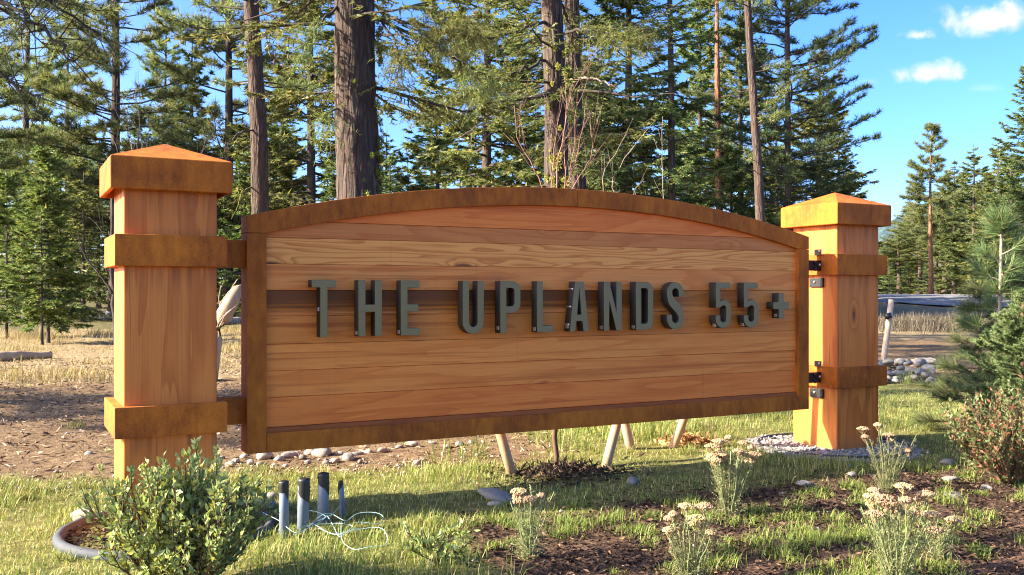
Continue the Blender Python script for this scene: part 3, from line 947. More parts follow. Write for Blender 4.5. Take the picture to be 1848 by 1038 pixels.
def crown_mesh(kind, h, cs, R, nb, seed, axis_f, leaf=1.0, dens=1.0, vis_h=1e9, dead=0.0):
    """limbs and needle sprays of one conifer; returns limb mesh, foliage mesh"""
    r = np.random.default_rng(seed)
    t = np.sort(r.uniform(0, 1, nb) ** 1.1)
    if kind == 'fir':
        t = (np.floor(t * nb / 4.2) + r.uniform(-.18, .18, nb)) / (nb / 4.2)
        t = np.clip(t, 0, .995)
    z = cs + (h - cs) * t
    az = r.uniform(0, 2 * math.pi, nb) + np.arange(nb) * 2.4
    if kind == 'pine':
        L = R * (1 - t) ** .55 * np.clip(.55 + t * 2.2, 0, 1) * r.uniform(.55, 1.08, nb)
        s0 = r.uniform(-.12, .22, nb) + t * .45
        droop = r.uniform(.05, .35, nb) * (1 - t)
        tip = r.uniform(.10, .35, nb)
    else:
        L = R * (1 - t) ** .82 * np.clip(.7 + t * 2.0, 0, 1) * r.uniform(.72, 1.08, nb)
        s0 = r.uniform(-.28, .02, nb) + t * .75
        droop = r.uniform(.10, .38, nb) * (1 - t)
        tip = r.uniform(.12, .30, nb)
    L = np.maximum(L, .18)
    K = 7
    s = np.linspace(0, 1, K)
    ax, ay, tr = axis_f(z)
    hor = np.stack([np.cos(az), np.sin(az)], -1)
    bend = r.normal(0, .16, (nb, 1)) * L[:, None]
    per = np.stack([-np.sin(az), np.cos(az)], -1)
    wig = np.cumsum(r.normal(0, .022, (nb, K)), 1) * L[:, None]
    P = np.zeros((nb, K, 3))
    P[..., 0] = ax[:, None] + hor[:, :1] * L[:, None] * s + per[:, :1] * (bend * s ** 2 + wig)
    P[..., 1] = ay[:, None] + hor[:, 1:] * L[:, None] * s + per[:, 1:] * (bend * s ** 2 + wig)
    P[..., 2] = z[:, None] + L[:, None] * (s0[:, None] * s - droop[:, None] * s ** 1.6 + tip[:, None] * s ** 3) + np.cumsum(r.normal(0, .018, (nb, K)), 1) * L[:, None]
    br = np.clip(.011 * L + .006, .008, .06)[:, None] * (1 - .82 * s) * leaf ** .15
    parts = [tubes(P, br, 4, False)]
    # twigs
    per_m = (9.5 if kind == 'pine' else 13.0) * dens
    cnt = np.maximum((L * per_m).astype(int), 5)
    alive = r.uniform(0, 1, nb) >= dead * (1 - t)
    cnt = np.where(alive, cnt, 0)
    bi = np.repeat(np.arange(nb), cnt)
    n = len(bi)
    u = r.uniform(.16 if kind == 'pine' else .08, 1.0, n) ** .85
    fi = u * (K - 1)
    i0 = np.minimum(fi.astype(int), K - 2)
    fr = (fi - i0)[:, None]
    base = P[bi, i0] * (1 - fr) + P[bi, i0 + 1] * fr
    tang = unit(P[bi, i0 + 1] - P[bi, i0])
    side = unit(np.cross(tang, np.array([0, 0, 1.])))
    sg = np.where(r.uniform(0, 1, n) < .5, -1., 1.)[:, None]
    ang = r.uniform(.35, 1.15, n)[:, None]
    up = np.array([0, 0, 1.])
    if kind == 'pine':
        d = unit(tang * np.cos(ang) + side * sg * np.sin(ang) + up * r.uniform(-.15, .55, (n, 1)))
        tl = np.clip(L[bi] * .34 * (1.15 - u), .12, .75) * r.uniform(.6, 1.2, n)
    else:
        d = unit(tang * np.cos(ang) + side * sg * np.sin(ang) + up * r.uniform(-.34, .10, (n, 1)))
        tl = np.clip(L[bi] * .42 * (1.1 - u), .14, .80) * r.uniform(.6, 1.2, n)
    tp = np.stack([base, base + d * (tl * .5)[:, None] - up * (0.0 if kind == 'pine' else .02), base + d * tl[:, None] + up * (.03 if kind == 'pine' else -.05) * tl[:, None]], 1)
    parts.append(tubes(tp, np.array([[.0065, .0045, .002]]) * leaf ** .3 * np.ones((n, 1)), 3, False))
    lv, lt = join(parts)
    limb = mesh_np('limbs', lv, lt, True)
    if kind == 'pine':
        k = 3
        f = np.array([.45, .75, 1.0])
        c = (tp[:, None, 0] + (tp[:, None, 2] - tp[:, None, 0]) * f[None, :, None]).reshape(-1, 3)
        dd = np.repeat(d, k, 0)
        nn = 11
        c = np.repeat(c, nn, 0)
        dd = np.repeat(dd, nn, 0)
        m = len(c)
        nd = unit(dd * r.uniform(.1, 1.0, (m, 1)) + rand_dir(m, r) * .85 + up * .22)
        fv, ft = blades(c, nd, r.uniform(.12, .21, m) * leaf, np.full(m, .0175) * leaf, r)
    else:
        nn = 14
        f = np.linspace(.06, 1.0, nn)
        c = (tp[:, None, 0] + (tp[:, None, 2] - tp[:, None, 0]) * f[None, :, None])
        sd = unit(np.cross(d, up))
        alt = np.where(np.arange(nn) % 2 == 0, -1., 1.)
        ndv = unit(d[:, None] * r.uniform(.35, .9, (n, nn, 1)) + sd[:, None] * alt[None, :, None] * r.uniform(.4, 1.0, (n, nn, 1)) + r.normal(0, .30, (n, nn, 3)) - up * .12)
        m = n * nn
        ln = (r.uniform(.085, .185, (n, nn)) * (1.15 - .5 * f)).reshape(-1) * leaf
        fv, ft = blades(c.reshape(-1, 3), ndv.reshape(-1, 3), ln, r.uniform(.027, .046, m) * leaf, r)
    return limb, mesh_np('crown', fv, ft)


TREE_N = [0]


def grow(kind, h, r0, cs, R, nb, seed, mats, leaf=1.0, dens=1.0, lean=(0, 0), sides=10, rings=28, bark=0.0, dead=0.0, flare=.3):
    tm, ax = trunk_mesh('trunk', h, r0, sides, rings, lean, bark, seed, flare=flare)
    lm, cm_ = crown_mesh(kind, h * .985, cs, R, nb, seed, ax, leaf, dens, dead=dead)
    tm.materials.append(MAT[mats[0]])
    lm.materials.append(MAT['limb'])
    cm_.materials.append(MAT[mats[1]])
    return tm, lm, cm_


def plant(name, meshes, x, y, label, group=None, rz=0.0, sc=1.0, scz=None, cat='tree', z=None):
    e = empty(name, (x, y, gzf(x, y) if z is None else z), label, cat, group, rz)
    e.scale = (sc, sc, scz if scz else sc)
    for nm, me in zip(('trunk', 'limbs', 'crown'), meshes):
        o = link(nm, me, None, e)
        if nm == 'crown':
            o['kind'] = 'stuff'
    return e


# prototypes shared by the middle and far trees
PINE = [grow('pine', 18, .20, 2.4, 3.3, 150, 11, ('bark_pine', 'pine'), 1.5),
        grow('pine', 18, .19, 3.0, 3.0, 140, 12, ('bark_pine', 'pine'), 1.5),
        grow('pine', 18, .17, 1.4, 3.3, 150, 13, ('bark_fir', 'pine'), 1.5)]
FIR = [grow('fir', 15, .17, .5, 3.2, 190, 21, ('bark_fir', 'fir'), 1.65, .9),
       grow('fir', 15, .17, .8, 2.9, 180, 22, ('bark_fir', 'fir'), 1.65, .9),
       grow('fir', 15, .18, 1.6, 3.6, 170, 23, ('bark_fir', 'fir_warm'), 1.65, .9)]
FARF = [grow('fir', 15, .20, .5, 3.3, 120, 24, ('bark_fir', 'fir'), 2.3, .75), grow('fir', 15, .20, .8, 3.6, 120, 25, ('bark_fir', 'fir_warm'), 2.3, .75)]
FARP = [grow('pine', 18, .24, 6.5, 3.2, 90, 26, ('bark_pine', 'pine'), 2.2, .75)]
SAP = [grow('fir', 5, .07, .35, 1.35, 64, 31, ('bark_fir', 'fir'), 1.0, 1.1),
       grow('fir', 5, .07, .25, 1.6, 70, 32, ('bark_fir', 'young_fir'), 1.0, 1.1),
       grow('fir', 5, .06, .45, 1.5, 60, 33, ('bark_fir', 'fir_warm'), 1.1, 1.1)]


def big(name, kind, u, depth, dia, h, cs, R, nb, seed, mats, label, lean_px=0.0, sides=56, rings=150, leaf=.9, dens=1.0, bark=.10, dead=0.0, rz=0.0):
    x, y = at(u, depth)
    k = lean_px / 400.0          # sideways shift in px over 400 px of height = metres per metre
    lean = (RGT[0] * k, RGT[1] * k)
    me = grow(kind, h, dia / 2 * 1.12, cs, R, nb, seed, mats, leaf, dens, lean, sides, rings, bark, dead, flare=.25)
    return plant(name, me, x, y, label)


A = 'bark_big'
big('pine_tree', 'pine', 478, 18.5, .355, 21, 4.6, 2.6, 64, 41, ('bark_pine', 'pine'), 'leaning grey-barked pine trunk rising behind the left end of the sign', -17, leaf=.85, dead=.35)
t2 = big('fir_tree', 'fir', 652, 13.0, .60, 24, 3.9, 3.1, 96, 42, (A, 'fir_warm'), 'thickest dark furrowed fir trunk behind the left half of the sign', -8, 64, 190, .9, .9, dead=.3)
t3 = big('fir_tree', 'fir', 1006, 17.0, .45, 22, 2.9, 3.1, 90, 43, (A, 'fir_warm'), 'sunlit fir trunk spotted with yellow lichen behind the middle of the sign', -6, dead=.25)
big('fir_tree', 'fir', 1057, 20.5, .41, 21, 3.0, 3.0, 84, 44, (A, 'fir'), 'dark shaded fir trunk just right of the lichen-spotted trunk', -18, dead=.2)
big('pine_tree', 'pine', 1381, 26.0, .27, 21, 4.2, 1.9, 58, 45, ('bark_pine', 'pine'), 'slim leaning pine trunk with sparse short limbs left of the right post', -22, 24, 90, 1.0, dead=.3)
big('pine_tree', 'pine', 1423, 31.0, .24, 21, 1.9, 3.3, 190, 46, ('bark_fir', 'pine_dark'), 'dense dark pine at the right edge of the woods beside open sky', -2, 16, 60, 1.05, 1.15)
big('fir_tree', 'fir', 1213, 30.0, .27, 20, 2.2, 2.7, 120, 47, ('bark_fir', 'fir'), 'straight narrow-trunked fir above the letters N and D', -3, 16, 60, 1.05)
big('pine_tree', 'pine', 1299, 37.0, .32, 19, 3.2, 2.2, 84, 48, ('bark_red', 'pine'), 'red-barked pine among the firs above the last word of the sign', -4, 14, 50, 1.15, dead=.2)
big('pine_tree', 'pine', -150, 9.0, .34, 15, 3.6, 3.6, 66, 49, ('bark_pine', 'pine'), 'pine reaching dark bare limbs in from the top left corner', 0, 20, 60, .85)

PT = [
    (PINE[0], 207, 33, 19, 'tall open pine directly behind the left post cap'),
    (PINE[1], 412, 33, 18.5, 'tall pine just left of the leaning grey trunk'),
    (PINE[1], 48, 37, 17, 'pine at the far left edge with trunk above the young firs'),
    (PINE[0], 122, 47, 15.5, 'farther pine between the two left-hand pines'),
    (PINE[2], 300, 50, 16, 'hazy pine seen between the left post and the next pine'),
    (PINE[2], -40, 30, 14, 'dark pine cut off by the left edge of the view'),
    (FIR[0], 788, 35, 9.8, 'pointed young fir in the gap between the two thickest trunks'),
    (FIR[2], 880, 29, 17, 'olive-green fir spreading limbs left of the lichen-spotted trunk'),
    (FIR[1], 935, 41, 12.5, 'smaller fir tucked behind the letter P area of the arch'),
    (FIR[2], 560, 31, 16, 'broad olive fir between the leaning trunk and the thickest trunk'),
    (FIR[1], 512, 43, 11, 'lower fir beside the leaning grey trunk'),
    (FIR[0], 1135, 31, 17.5, 'full green fir right of the dark shaded trunk'),
    (FIR[1], 1262, 40, 15.5, 'fir filling the gap between the narrow fir and the red pine'),
    (FIR[0], 1335, 38, 14.5, 'fir behind the slim leaning pine'),
    (FIR[2], 1478, 36, 10.5, 'olive fir at the foot of the dense dark pine'),
    (FIR[1], 1512, 44, 9.0, 'short fir nearest the right post on the woods edge'),
    (FIR[2], 1080, 46, 14, 'far olive fir seen past the dark shaded trunk'),
    (FIR[1], 705, 48, 7.5, 'low distant fir right of the thickest trunk'),
    (FIR[0], 250, 40, 8.5, 'bushy fir showing just over the left post cap'),
]
for i, (pr, u, dp, hh, lb) in enumerate(PT):
    x, y = at(u, dp)
    base_h = 18.0 if pr in PINE else 15.0
    k = hh / base_h
    plant('pine_tree' if pr in PINE else 'fir_tree', pr, x, y, lb, rz=i * 1.7, sc=(k * .6 + .4), scz=k)

MARK = ['past the far left pine', 'left of the left post cap', 'over the left post cap', 'right of the left post cap', 'left of the leaning trunk', 'right of the leaning trunk', 'just left of the thickest trunk',
        'just right of the thickest trunk', 'beside the pointed young fir', 'over the top of the arch', 'left of the lichen-spotted trunk', 'right of the shaded trunk', 'left of the narrow-trunked fir', 'right of the narrow-trunked fir',
        'behind the red pine', 'right of the red pine', 'behind the dense dark pine', 'at the right end of the woods']
for i, mk in enumerate(MARK):
    u = -20 + i * 89 + (i * 53 % 31) - 15
    dp = 50 + (i * 29 % 23)
    hh = (10.5, 14, 12, 9, 15, 11, 13, 8, 9.5, 12, 14, 13, 16, 13, 15, 14, 12, 8.5)[i]
    x, y = at(u, dp)
    k = hh / 15.0
    plant('fir_tree', FARF[i % 2], x, y, 'distant fir in the back row of the woods, ' + mk, 'back row firs', i * 1.9, k * .5 + .6, k)

# trees standing just outside the left edge, whose long shadows cross the ground in view
for (x, y, hh, cs_, r_, nb_, sd_, lb) in ((-12.0, 8.2, 20, 5.0, .24, 80, 81, 'tall pine outside the left edge shading the bare dirt behind the sign'),
                                          (-8.5, 1.55, 17, 10.0, .11, 40, 82, 'slim pine outside the left edge shading the lawn before the left post'),
                                          (-15.0, 10.6, 19, 8.0, .20, 50, 83, 'farther pine outside the left edge shading the dry meadow')):
    plant('pine_tree', grow('pine', hh, r_, cs_, 2.6, nb_, sd_, ('bark_pine', 'pine'), 1.3, .8), x, y, lb)

# low young firs filling the forest edge
FILL = [(-20, 30, 5.5), (28, 34, 6.5), (150, 29, 5.2), (178, 38, 7.0), (108, 33, 6.2), (345, 34, 6.4), (385, 42, 7.5), (440, 30, 5.4), (525, 33, 6.2), (590, 38, 6.6), (600, 29, 5.0), (735, 33, 6.0),
        (830, 40, 7.0), (905, 33, 5.8), (965, 36, 6.4), (1030, 40, 7.6), (1100, 36, 6.8), (1165, 33, 6.2), (1240, 36, 6.8), (1318, 33, 6.0), (1400, 36, 6.6), (1455, 33, 5.6), (1540, 48, 6.5), (300, 31, 5.0)]
above = ['by the left edge', 'under the far left pine', 'left of the left post', 'close behind the left post', 'between the left pines', 'right of the left post cap', 'under the tall pine left of the leaning trunk',
         'at the leaning grey trunk', 'right of the leaning grey trunk', 'just left of the thickest trunk', 'low against the thickest trunk', 'right of the thickest trunk', 'above the letter U', 'above the letter P',
         'left of the lichen-spotted trunk', 'between the lichen-spotted and shaded trunks', 'right of the shaded trunk', 'above the letter N', 'above the letter S', 'below the red pine', 'between the two slim pine trunks',
         'under the dense dark pine', 'at the right tip of the woods', 'behind the upper left bracket']
for i, ((u, dp, hh), ab) in enumerate(zip(FILL, above)):
    x, y = at(u, dp)
    k = hh / 5.0
    plant('young_fir', SAP[i % 3], x, y, 'young fir in the forest understorey, ' + ab, 'understorey firs at the forest edge', i * 2.1, (k * .6 + .4) * 1.05, k)

# sunlit young firs in the meadow at left
YF = [grow('fir', 4.0, .035, .55, 1.15, 105, 61, ('bark_fir', 'young_fir'), .95, 1.5), grow('fir', 3.4, .028, .8, .9, 80, 62, ('bark_fir', 'young_fir'), .95, 1.5)]
for me, u, dp, lb, s_ in ((YF[0], 87, 19.4, 'bright green young fir with dark stem in the dry meadow', 1.0), (YF[1], 76, 18.8, 'thin leaning young fir beside the brighter one in the meadow', 1.0), (YF[0], 12, 21.5, 'young fir half cut by the left edge', .95)):
    x, y = at(u, dp)
    plant('young_fir', me, x, y, lb, rz=u * .1, sc=s_)

# trees across the road at right
RP = grow('pine', 11.5, .15, 3.8, 1.9, 84, 71, ('bark_red', 'pine'), 1.7, 1.2)
RT = [(RP, 1680, 62, 11.3, 11.5, 'tall red-trunked pine standing alone beside the road'),
      (FARF[0], 1722, 72, 10.6, 15, 'pointed fir right of the lone roadside pine'),
      (FARF[0], 1757, 70, 11.4, 15, 'taller dark fir second right of the lone pine'),
      (FARF[1], 1800, 66, 11.0, 15, 'olive fir left of the big tree at the right edge'),
      (FIR[0], 1852, 44, 11.0, 15, 'big fir cut by the right edge of the view'),
      (FARF[1], 1640, 88, 7.0, 15, 'pale fir across the road left of the lone pine'),
      (FARF[0], 1612, 96, 5.6, 15, 'distant fir beside the right post cap'),
      (FARP[0], 1660, 84, 9.0, 18, 'slim pine close behind the lone roadside pine'),
      (FARP[0], 1705, 78, 9.5, 18, 'pine with bare lower trunk right of the lone pine'),
      (FARP[0], 1738, 82, 10.5, 18, 'bare-trunked pine between the pointed firs'),
      (FARP[0], 1622, 80, 5.6, 18, 'small pine nearest the right post across the road'),
      (FARP[0], 1780, 76, 9.5, 18, 'dark pine behind the young tree at right'),
      (FARF[0], 1825, 58, 9.0, 15, 'fir filling in below the big right-edge fir'),
      (FARF[0], 1600, 82, 5.0, 15, 'low fir hugging the right post edge'),
      (FARF[1], 1700, 100, 10.0, 15, 'olive fir deep in the wood across the road'),
      (FARF[0], 1770, 100, 11.0, 15, 'back-row fir above the young pine'),
      (FARF[1], 1735, 92, 10.5, 15, 'yellow-green fir filling behind the pointed firs'),
      (FARF[0], 1655, 104, 9.5, 15, 'grey-green fir deep behind the lone pine'),
      (FARF[1], 1790, 88, 11.5, 15, 'olive back-row fir left of the right-edge fir'),
      (FARF[0], 1830, 80, 13.0, 15, 'tall back-row fir behind the right-edge fir'),
      (FARP[0], 1690, 92, 10.0, 18, 'thin pine trunk second right behind the lone pine'),
      (FARP[0], 1644, 90, 8.6, 18, 'thin pine trunk left of the lone pine')]
for i, (pr, u, dp, hh, bh, lb) in enumerate(RT):
    x, y = at(u, dp)
    k = hh / bh
    plant('pine_tree' if (pr in FARP or pr is RP) else 'fir_tree', pr, x, y, lb, rz=i * 2.3 + .5, sc=max(k * 1.15, .95), scz=k)
for i in range(7):
    u, dp = 1605 + i * 34, 70 + (i * 37 % 17)
    x, y = at(u, dp)
    plant('young_fir', SAP[i % 2], x, y, 'bushy undergrowth fir at the far side of the road', 'undergrowth firs across the road', i * 1.3, .75, .5)

# lichen and moss tufts on the big trunks
def clump(n, r, size, seed):
    q = np.random.default_rng(seed)
    d = rand_dir(n, q)
    p = d * (q.uniform(0, 1, (n, 1)) ** .5) * r
    return blades(p, unit(d + q.normal(0, .6, (n, 3))), q.uniform(.6, 1.3, n) * size, np.full(n, size * .7), q)


def on_trunk(par, spec, mat, name, seed=0):
    """spec: list of (height, bearing angle from camera-left in degrees, trunk radius there, clump radius)"""
    parts = []
    for k, (z, a, tr, cr) in enumerate(spec):
        v, t = clump(90, cr, cr * .55, seed + k)
        b = math.radians(a)
        d = -FWD * math.cos(b) + RGT * math.sin(b)
        v = v * np.array([1, 1, 1.4]) + np.array([d[0] * tr, d[1] * tr, z])
        parts.append((v, t))
    v, t = join(parts)
    o = link(name, mesh_np(name, v, t), MAT[mat], par)
    o['kind'] = 'stuff'


q = np.random.default_rng(5)
on_trunk(t3, [(float(z), float(a), .215, float(c)) for z, a, c in zip(q.uniform(2.2, 5.4, 26), q.uniform(-60, 75, 26), q.uniform(.02, .06, 26))] + [(3.0, 30, .23, .10), (3.35, -10, .22, .09), (2.7, -80, .22, .09), (4.6, 40, .2, .09)], 'lichen', 'lichen', 100)
on_trunk(t2, [(float(z), float(a), .275, float(c)) for z, a, c in zip(q.uniform(1.6, 4.8, 40), q.uniform(60, 100, 40), q.uniform(.02, .06, 40))], 'moss', 'moss', 200)
on_trunk(t2, [(2.35, 25, .28, .045), (2.9, 40, .28, .03), (1.95, 20, .30, .05), (3.9, -10, .27, .02)], 'lichen', 'lichen', 300)


# extra limbs drawn one by one
def limb(name, pts, r0, r1, mat, parent=None, label=None, cat=None, twigs=0, seed=0, world=True, tl=.5, group=None, leafy=None, leaf=1.0):
    q = np.random.default_rng(seed)
    P = np.array(pts, float)
    K = 18
    tt = np.linspace(0, len(P) - 1, K)
    C = np.stack([np.interp(tt, np.arange(len(P)), P[:, k]) for k in range(3)], -1)
    for _ in range(2):
        C[1:-1] = (C[:-2] + 2 * C[1:-1] + C[2:]) / 4
    Lg = np.linalg.norm(C[-1] - C[0])
    C[1:-1] += q.normal(0, .010, (K - 2, 3)) * Lg
    parts = [tubes(C[None], np.linspace(r0, r1, K)[None], 6)]
    if twigs:
        i = q.integers(5, K - 1, twigs)
        d = unit(unit(C[i + 0] - C[i - 1]) + rand_dir(twigs, q) * .8)
        ln = q.uniform(.3, 1, twigs) * tl
        T3 = np.stack([C[i], C[i] + d * (ln * .5)[:, None] + q.normal(0, .05, (twigs, 3)) * ln[:, None], C[i] + d * ln[:, None] + q.normal(0, .1, (twigs, 3)) * ln[:, None]], 1)
        parts.append(tubes(T3, np.array([[1, .7, .3]]) * max(r1 * .6, r0 * .12) * np.ones((twigs, 1)), 4))
    v, t = join(parts)
    return C, mesh_np(name, v, t, True)


def wpt(u, v, depth):
    d = ray(u, v)
    return CAM + d * depth


def tree_limb(par, pts, r0, r1, twigs, seed, mat='limb', tl=.6, green=None, leaf=.9):
    loc = np.array(par.location)
    P = [wpt(*p) - loc for p in pts]
    C, me = limb('limb', P, r0, r1, mat, twigs=twigs, seed=seed, tl=tl)
    o = link('limb', me, MAT[mat], par)
    if green:
        q = np.random.default_rng(seed + 1)
        n = green[1]
        i = q.integers(6, len(C), n)
        base = C[i] + q.normal(0, .06, (n, 3))
        tg_ = unit(C[-1] - C[0])[None] + 0 * base
        d = unit(tg_ * .6 + rand_dir(n, q) * .8 + np.array([0, 0, -.35]))
        ln = q.uniform(.2, .55, n)
        nn = 34
        f = np.linspace(.05, 1, nn)
        c = base[:, None] + d[:, None] * (ln[:, None] * f)[..., None]
        nd = unit(d[:, None] * .6 + q.normal(0, .6, (n, nn, 3)) - np.array([0, 0, .15]))
        fv, ft = blades(c.reshape(-1, 3), nd.reshape(-1, 3), q.uniform(.05, .11, n * nn) * leaf, q.uniform(.009, .016, n * nn) * leaf, q)
        g = link('foliage', mesh_np('foliage', fv, ft), MAT[green[0]], o)
        g['kind'] = 'stuff'
    return o


# visible lower limbs of the near trees
tree_limb(t3, [(985, 168, 16.9), (930, 190, 16.2), (870, 222, 15.6), (825, 250, 15.2)], .035, .008, 14, 1, 'twig_pale', .5)
tree_limb(t3, [(1022, 145, 16.9), (1060, 140, 16.5), (1092, 148, 16.2), (1118, 162, 16.0)], .03, .006, 6, 2, 'twig_pale', .4)
tree_limb(t3, [(982, 40, 16.9), (910, 60, 16.0), (840, 78, 15.2), (780, 70, 14.6)], .035, .008, 16, 3, 'limb', .6, ('fir_warm', 150))
tree_limb(t3, [(984, 110, 16.9), (930, 130, 16.2), (860, 160, 15.6), (770, 205, 15.0)], .03, .008, 14, 4, 'limb', .6, ('fir_warm', 160))
tree_limb(t3, [(1020, 60, 16.9), (1060, 50, 16.4), (1110, 62, 15.8), (1170, 75, 15.4)], .03, .008, 12, 5, 'limb', .6, ('fir_warm', 140))
tree_limb(t2, [(690, 30, 12.9), (740, 42, 12.5), (800, 58, 12.2), (850, 50, 12.0)], .03, .008, 12, 6, 'limb', .5, ('fir_warm', 140), .8)
tree_limb(t2, [(690, 42, 12.9), (712, 70, 12.6), (722, 110, 12.4), (718, 145, 12.3)], .02, .006, 8, 7, 'limb', .4, ('fir_warm', 60), .8)
tree_limb(t2, [(690, 60, 12.9), (760, 70, 12.3), (830, 110, 11.9), (880, 160, 11.7)], .018, .004, 10, 8, 'limb', .4, ('fir_warm', 60), .8)
tree_limb(t2, [(610, 10, 12.9), (580, 40, 12.5), (560, 70, 12.3), (545, 95, 12.2)], .02, .005, 8, 9, 'limb', .4, ('fir', 60), .8)
tree_limb(t2, [(612, 195, 12.9), (598, 200, 12.6), (585, 210, 12.5), (580, 222, 12.4)], .012, .004, 4, 10, 'limb', .3, ('fir_warm', 40), .7)

tree_by = {o['label']: o for o in COL.objects if o.parent is None and o.get('category') == 'tree'}
ov = tree_by['pine reaching dark bare limbs in from the top left corner']
ln_ = tree_by['leaning grey-barked pine trunk rising behind the left end of the sign']


def pine_limb(par, pts, r0, r1, twigs, seed, n, leaf=.8, mat='limb'):
    o = tree_limb(par, pts, r0, r1, twigs, seed, mat, .55)
    loc = np.array(par.location)
    q = np.random.default_rng(seed + 5)
    P = np.array([wpt(*p) - loc for p in pts])
    tt = q.uniform(.35, len(P) - 1, n)
    c = np.stack([np.interp(tt, np.arange(len(P)), P[:, k]) for k in range(3)], -1)
    off = rand_dir(n, q) * q.uniform(.05, .55, (n, 1))
    tw = np.stack([c, c + off * .5, c + off], 1)
    v0, t0 = tubes(tw, np.array([[.007, .005, .003]]) * np.ones((n, 1)), 3, False)
    link('twigs', mesh_np('twigs', v0, t0, True), MAT['limb'], o)
    nn = 26
    cc = np.repeat(c + off, nn, 0)
    m = len(cc)
    nd = unit(np.repeat(unit(off), nn, 0) * .5 + rand_dir(m, q) * .9)
    fv, ft = blades(cc, nd, q.uniform(.10, .18, m) * leaf, np.full(m, .007) * leaf, q)
    g = link('foliage', mesh_np('foliage', fv, ft), MAT['pine'], o)
    g['kind'] = 'stuff'


pine_limb(ov, [(-160, -60, 9.01), (-60, -20, 8.69), (10, 8, 8.53), (60, 40, 8.37), (105, 68, 8.29), (135, 112, 8.22)], .032, .007, 26, 501, 34)
pine_limb(ov, [(-160, 40, 9.01), (-50, 70, 8.69), (0, 130, 8.53), (30, 162, 8.45), (75, 172, 8.37)], .026, .006, 20, 502, 22)
pine_limb(ov, [(-150, -90, 9.01), (-20, -40, 9.32), (80, -5, 9.48), (150, 40, 9.64), (200, 75, 9.80)], .024, .006, 22, 503, 30)
pine_limb(ln_, [(470, 18, 18.4), (488, 28, 18.1), (508, 46, 17.9), (545, 62, 17.7), (585, 72, 17.6)], .035, .008, 14, 504, 8)
tree_limb(ln_, [(468, 90, 18.4), (450, 70, 18.1), (420, 66, 17.8)], .012, .004, 5, 505, 'limb', .4)
tree_limb(ln_, [(460, 235, 18.4), (430, 240, 18.0), (410, 262, 17.8), (400, 285, 17.7)], .02, .006, 6, 506, 'limb', .4)
tree_limb(ln_, [(457, 338, 18.4), (436, 345, 18.1), (430, 372, 18.0), (418, 395, 17.9)], .018, .006, 6, 507, 'moss', .4)

# hanging cones on the leaning pine
cb = bmesh.new()
bmesh.ops.create_uvsphere(cb, u_segments=8, v_segments=6, radius=.5)
for v in cb.verts:
    v.co.z *= 1.0
    k = 1.0 - .45 * (v.co.z + .5)
    v.co.x *= .55 * k
    v.co.y *= .55 * k
cone_me = bm_mesh('cone', cb, True)
cone_me.materials.append(MAT['cone'])
for k, (u, v) in enumerate(((495, 112), (503, 82), (512, 118), (520, 84), (520, 102), (529, 80), (530, 100), (536, 106), (543, 84), (524, 122), (556, 108), (560, 116), (497, 100), (535, 60), (550, 96))):
    c = link('cone', cone_me, None, ln_, wpt(u, v, 17.75 + .03 * k) - np.array(ln_.location))
    c.scale = (.085, .085, .115)

# ------------------------------------------------------------------ saplings, stakes, bare shrubs
def poly_twigs(name, lines, mat, parent=None, sides=5, seed=0, twigs=6, tl=.25):
    q = np.random.default_rng(seed)
    parts = []
    for pts, r0, r1 in lines:
        P = np.array(pts, float)
        K = 14
        tt = np.linspace(0, len(P) - 1, K)
        C = np.stack([np.interp(tt, np.arange(len(P)), P[:, k]) for k in range(3)], -1)
        for _ in range(2):
            C[1:-1] = (C[:-2] + 2 * C[1:-1] + C[2:]) / 4
        Lg = np.linalg.norm(C[-1] - C[0])
        C[1:-1] += q.normal(0, .006, (K - 2, 3)) * Lg
        parts.append(tubes(C[None], np.linspace(r0, r1, K)[None] * (.62 if r0 < .014 else 1.0), sides))
        if twigs:
            i = q.integers(4, K - 1, twigs)
            d = unit(unit(C[i] - C[i - 1]) * 1.2 + rand_dir(twigs, q) * .7 + np.array([0, 0, .3]))
            ln = q.uniform(.3, 1, twigs) * tl
            T3 = np.stack([C[i], C[i] + d * (ln * .5)[:, None], C[i] + d * ln[:, None] + np.array([0, 0, .04]) * ln[:, None]], 1)
            parts.append(tubes(T3, np.array([[1, .8, .45]]) * max(r1 * .5, .0012) * np.ones((twigs, 1)), 4))
    v, t = join(parts)
    return link(name, mesh_np(name, v, t, True), MAT[mat], parent)


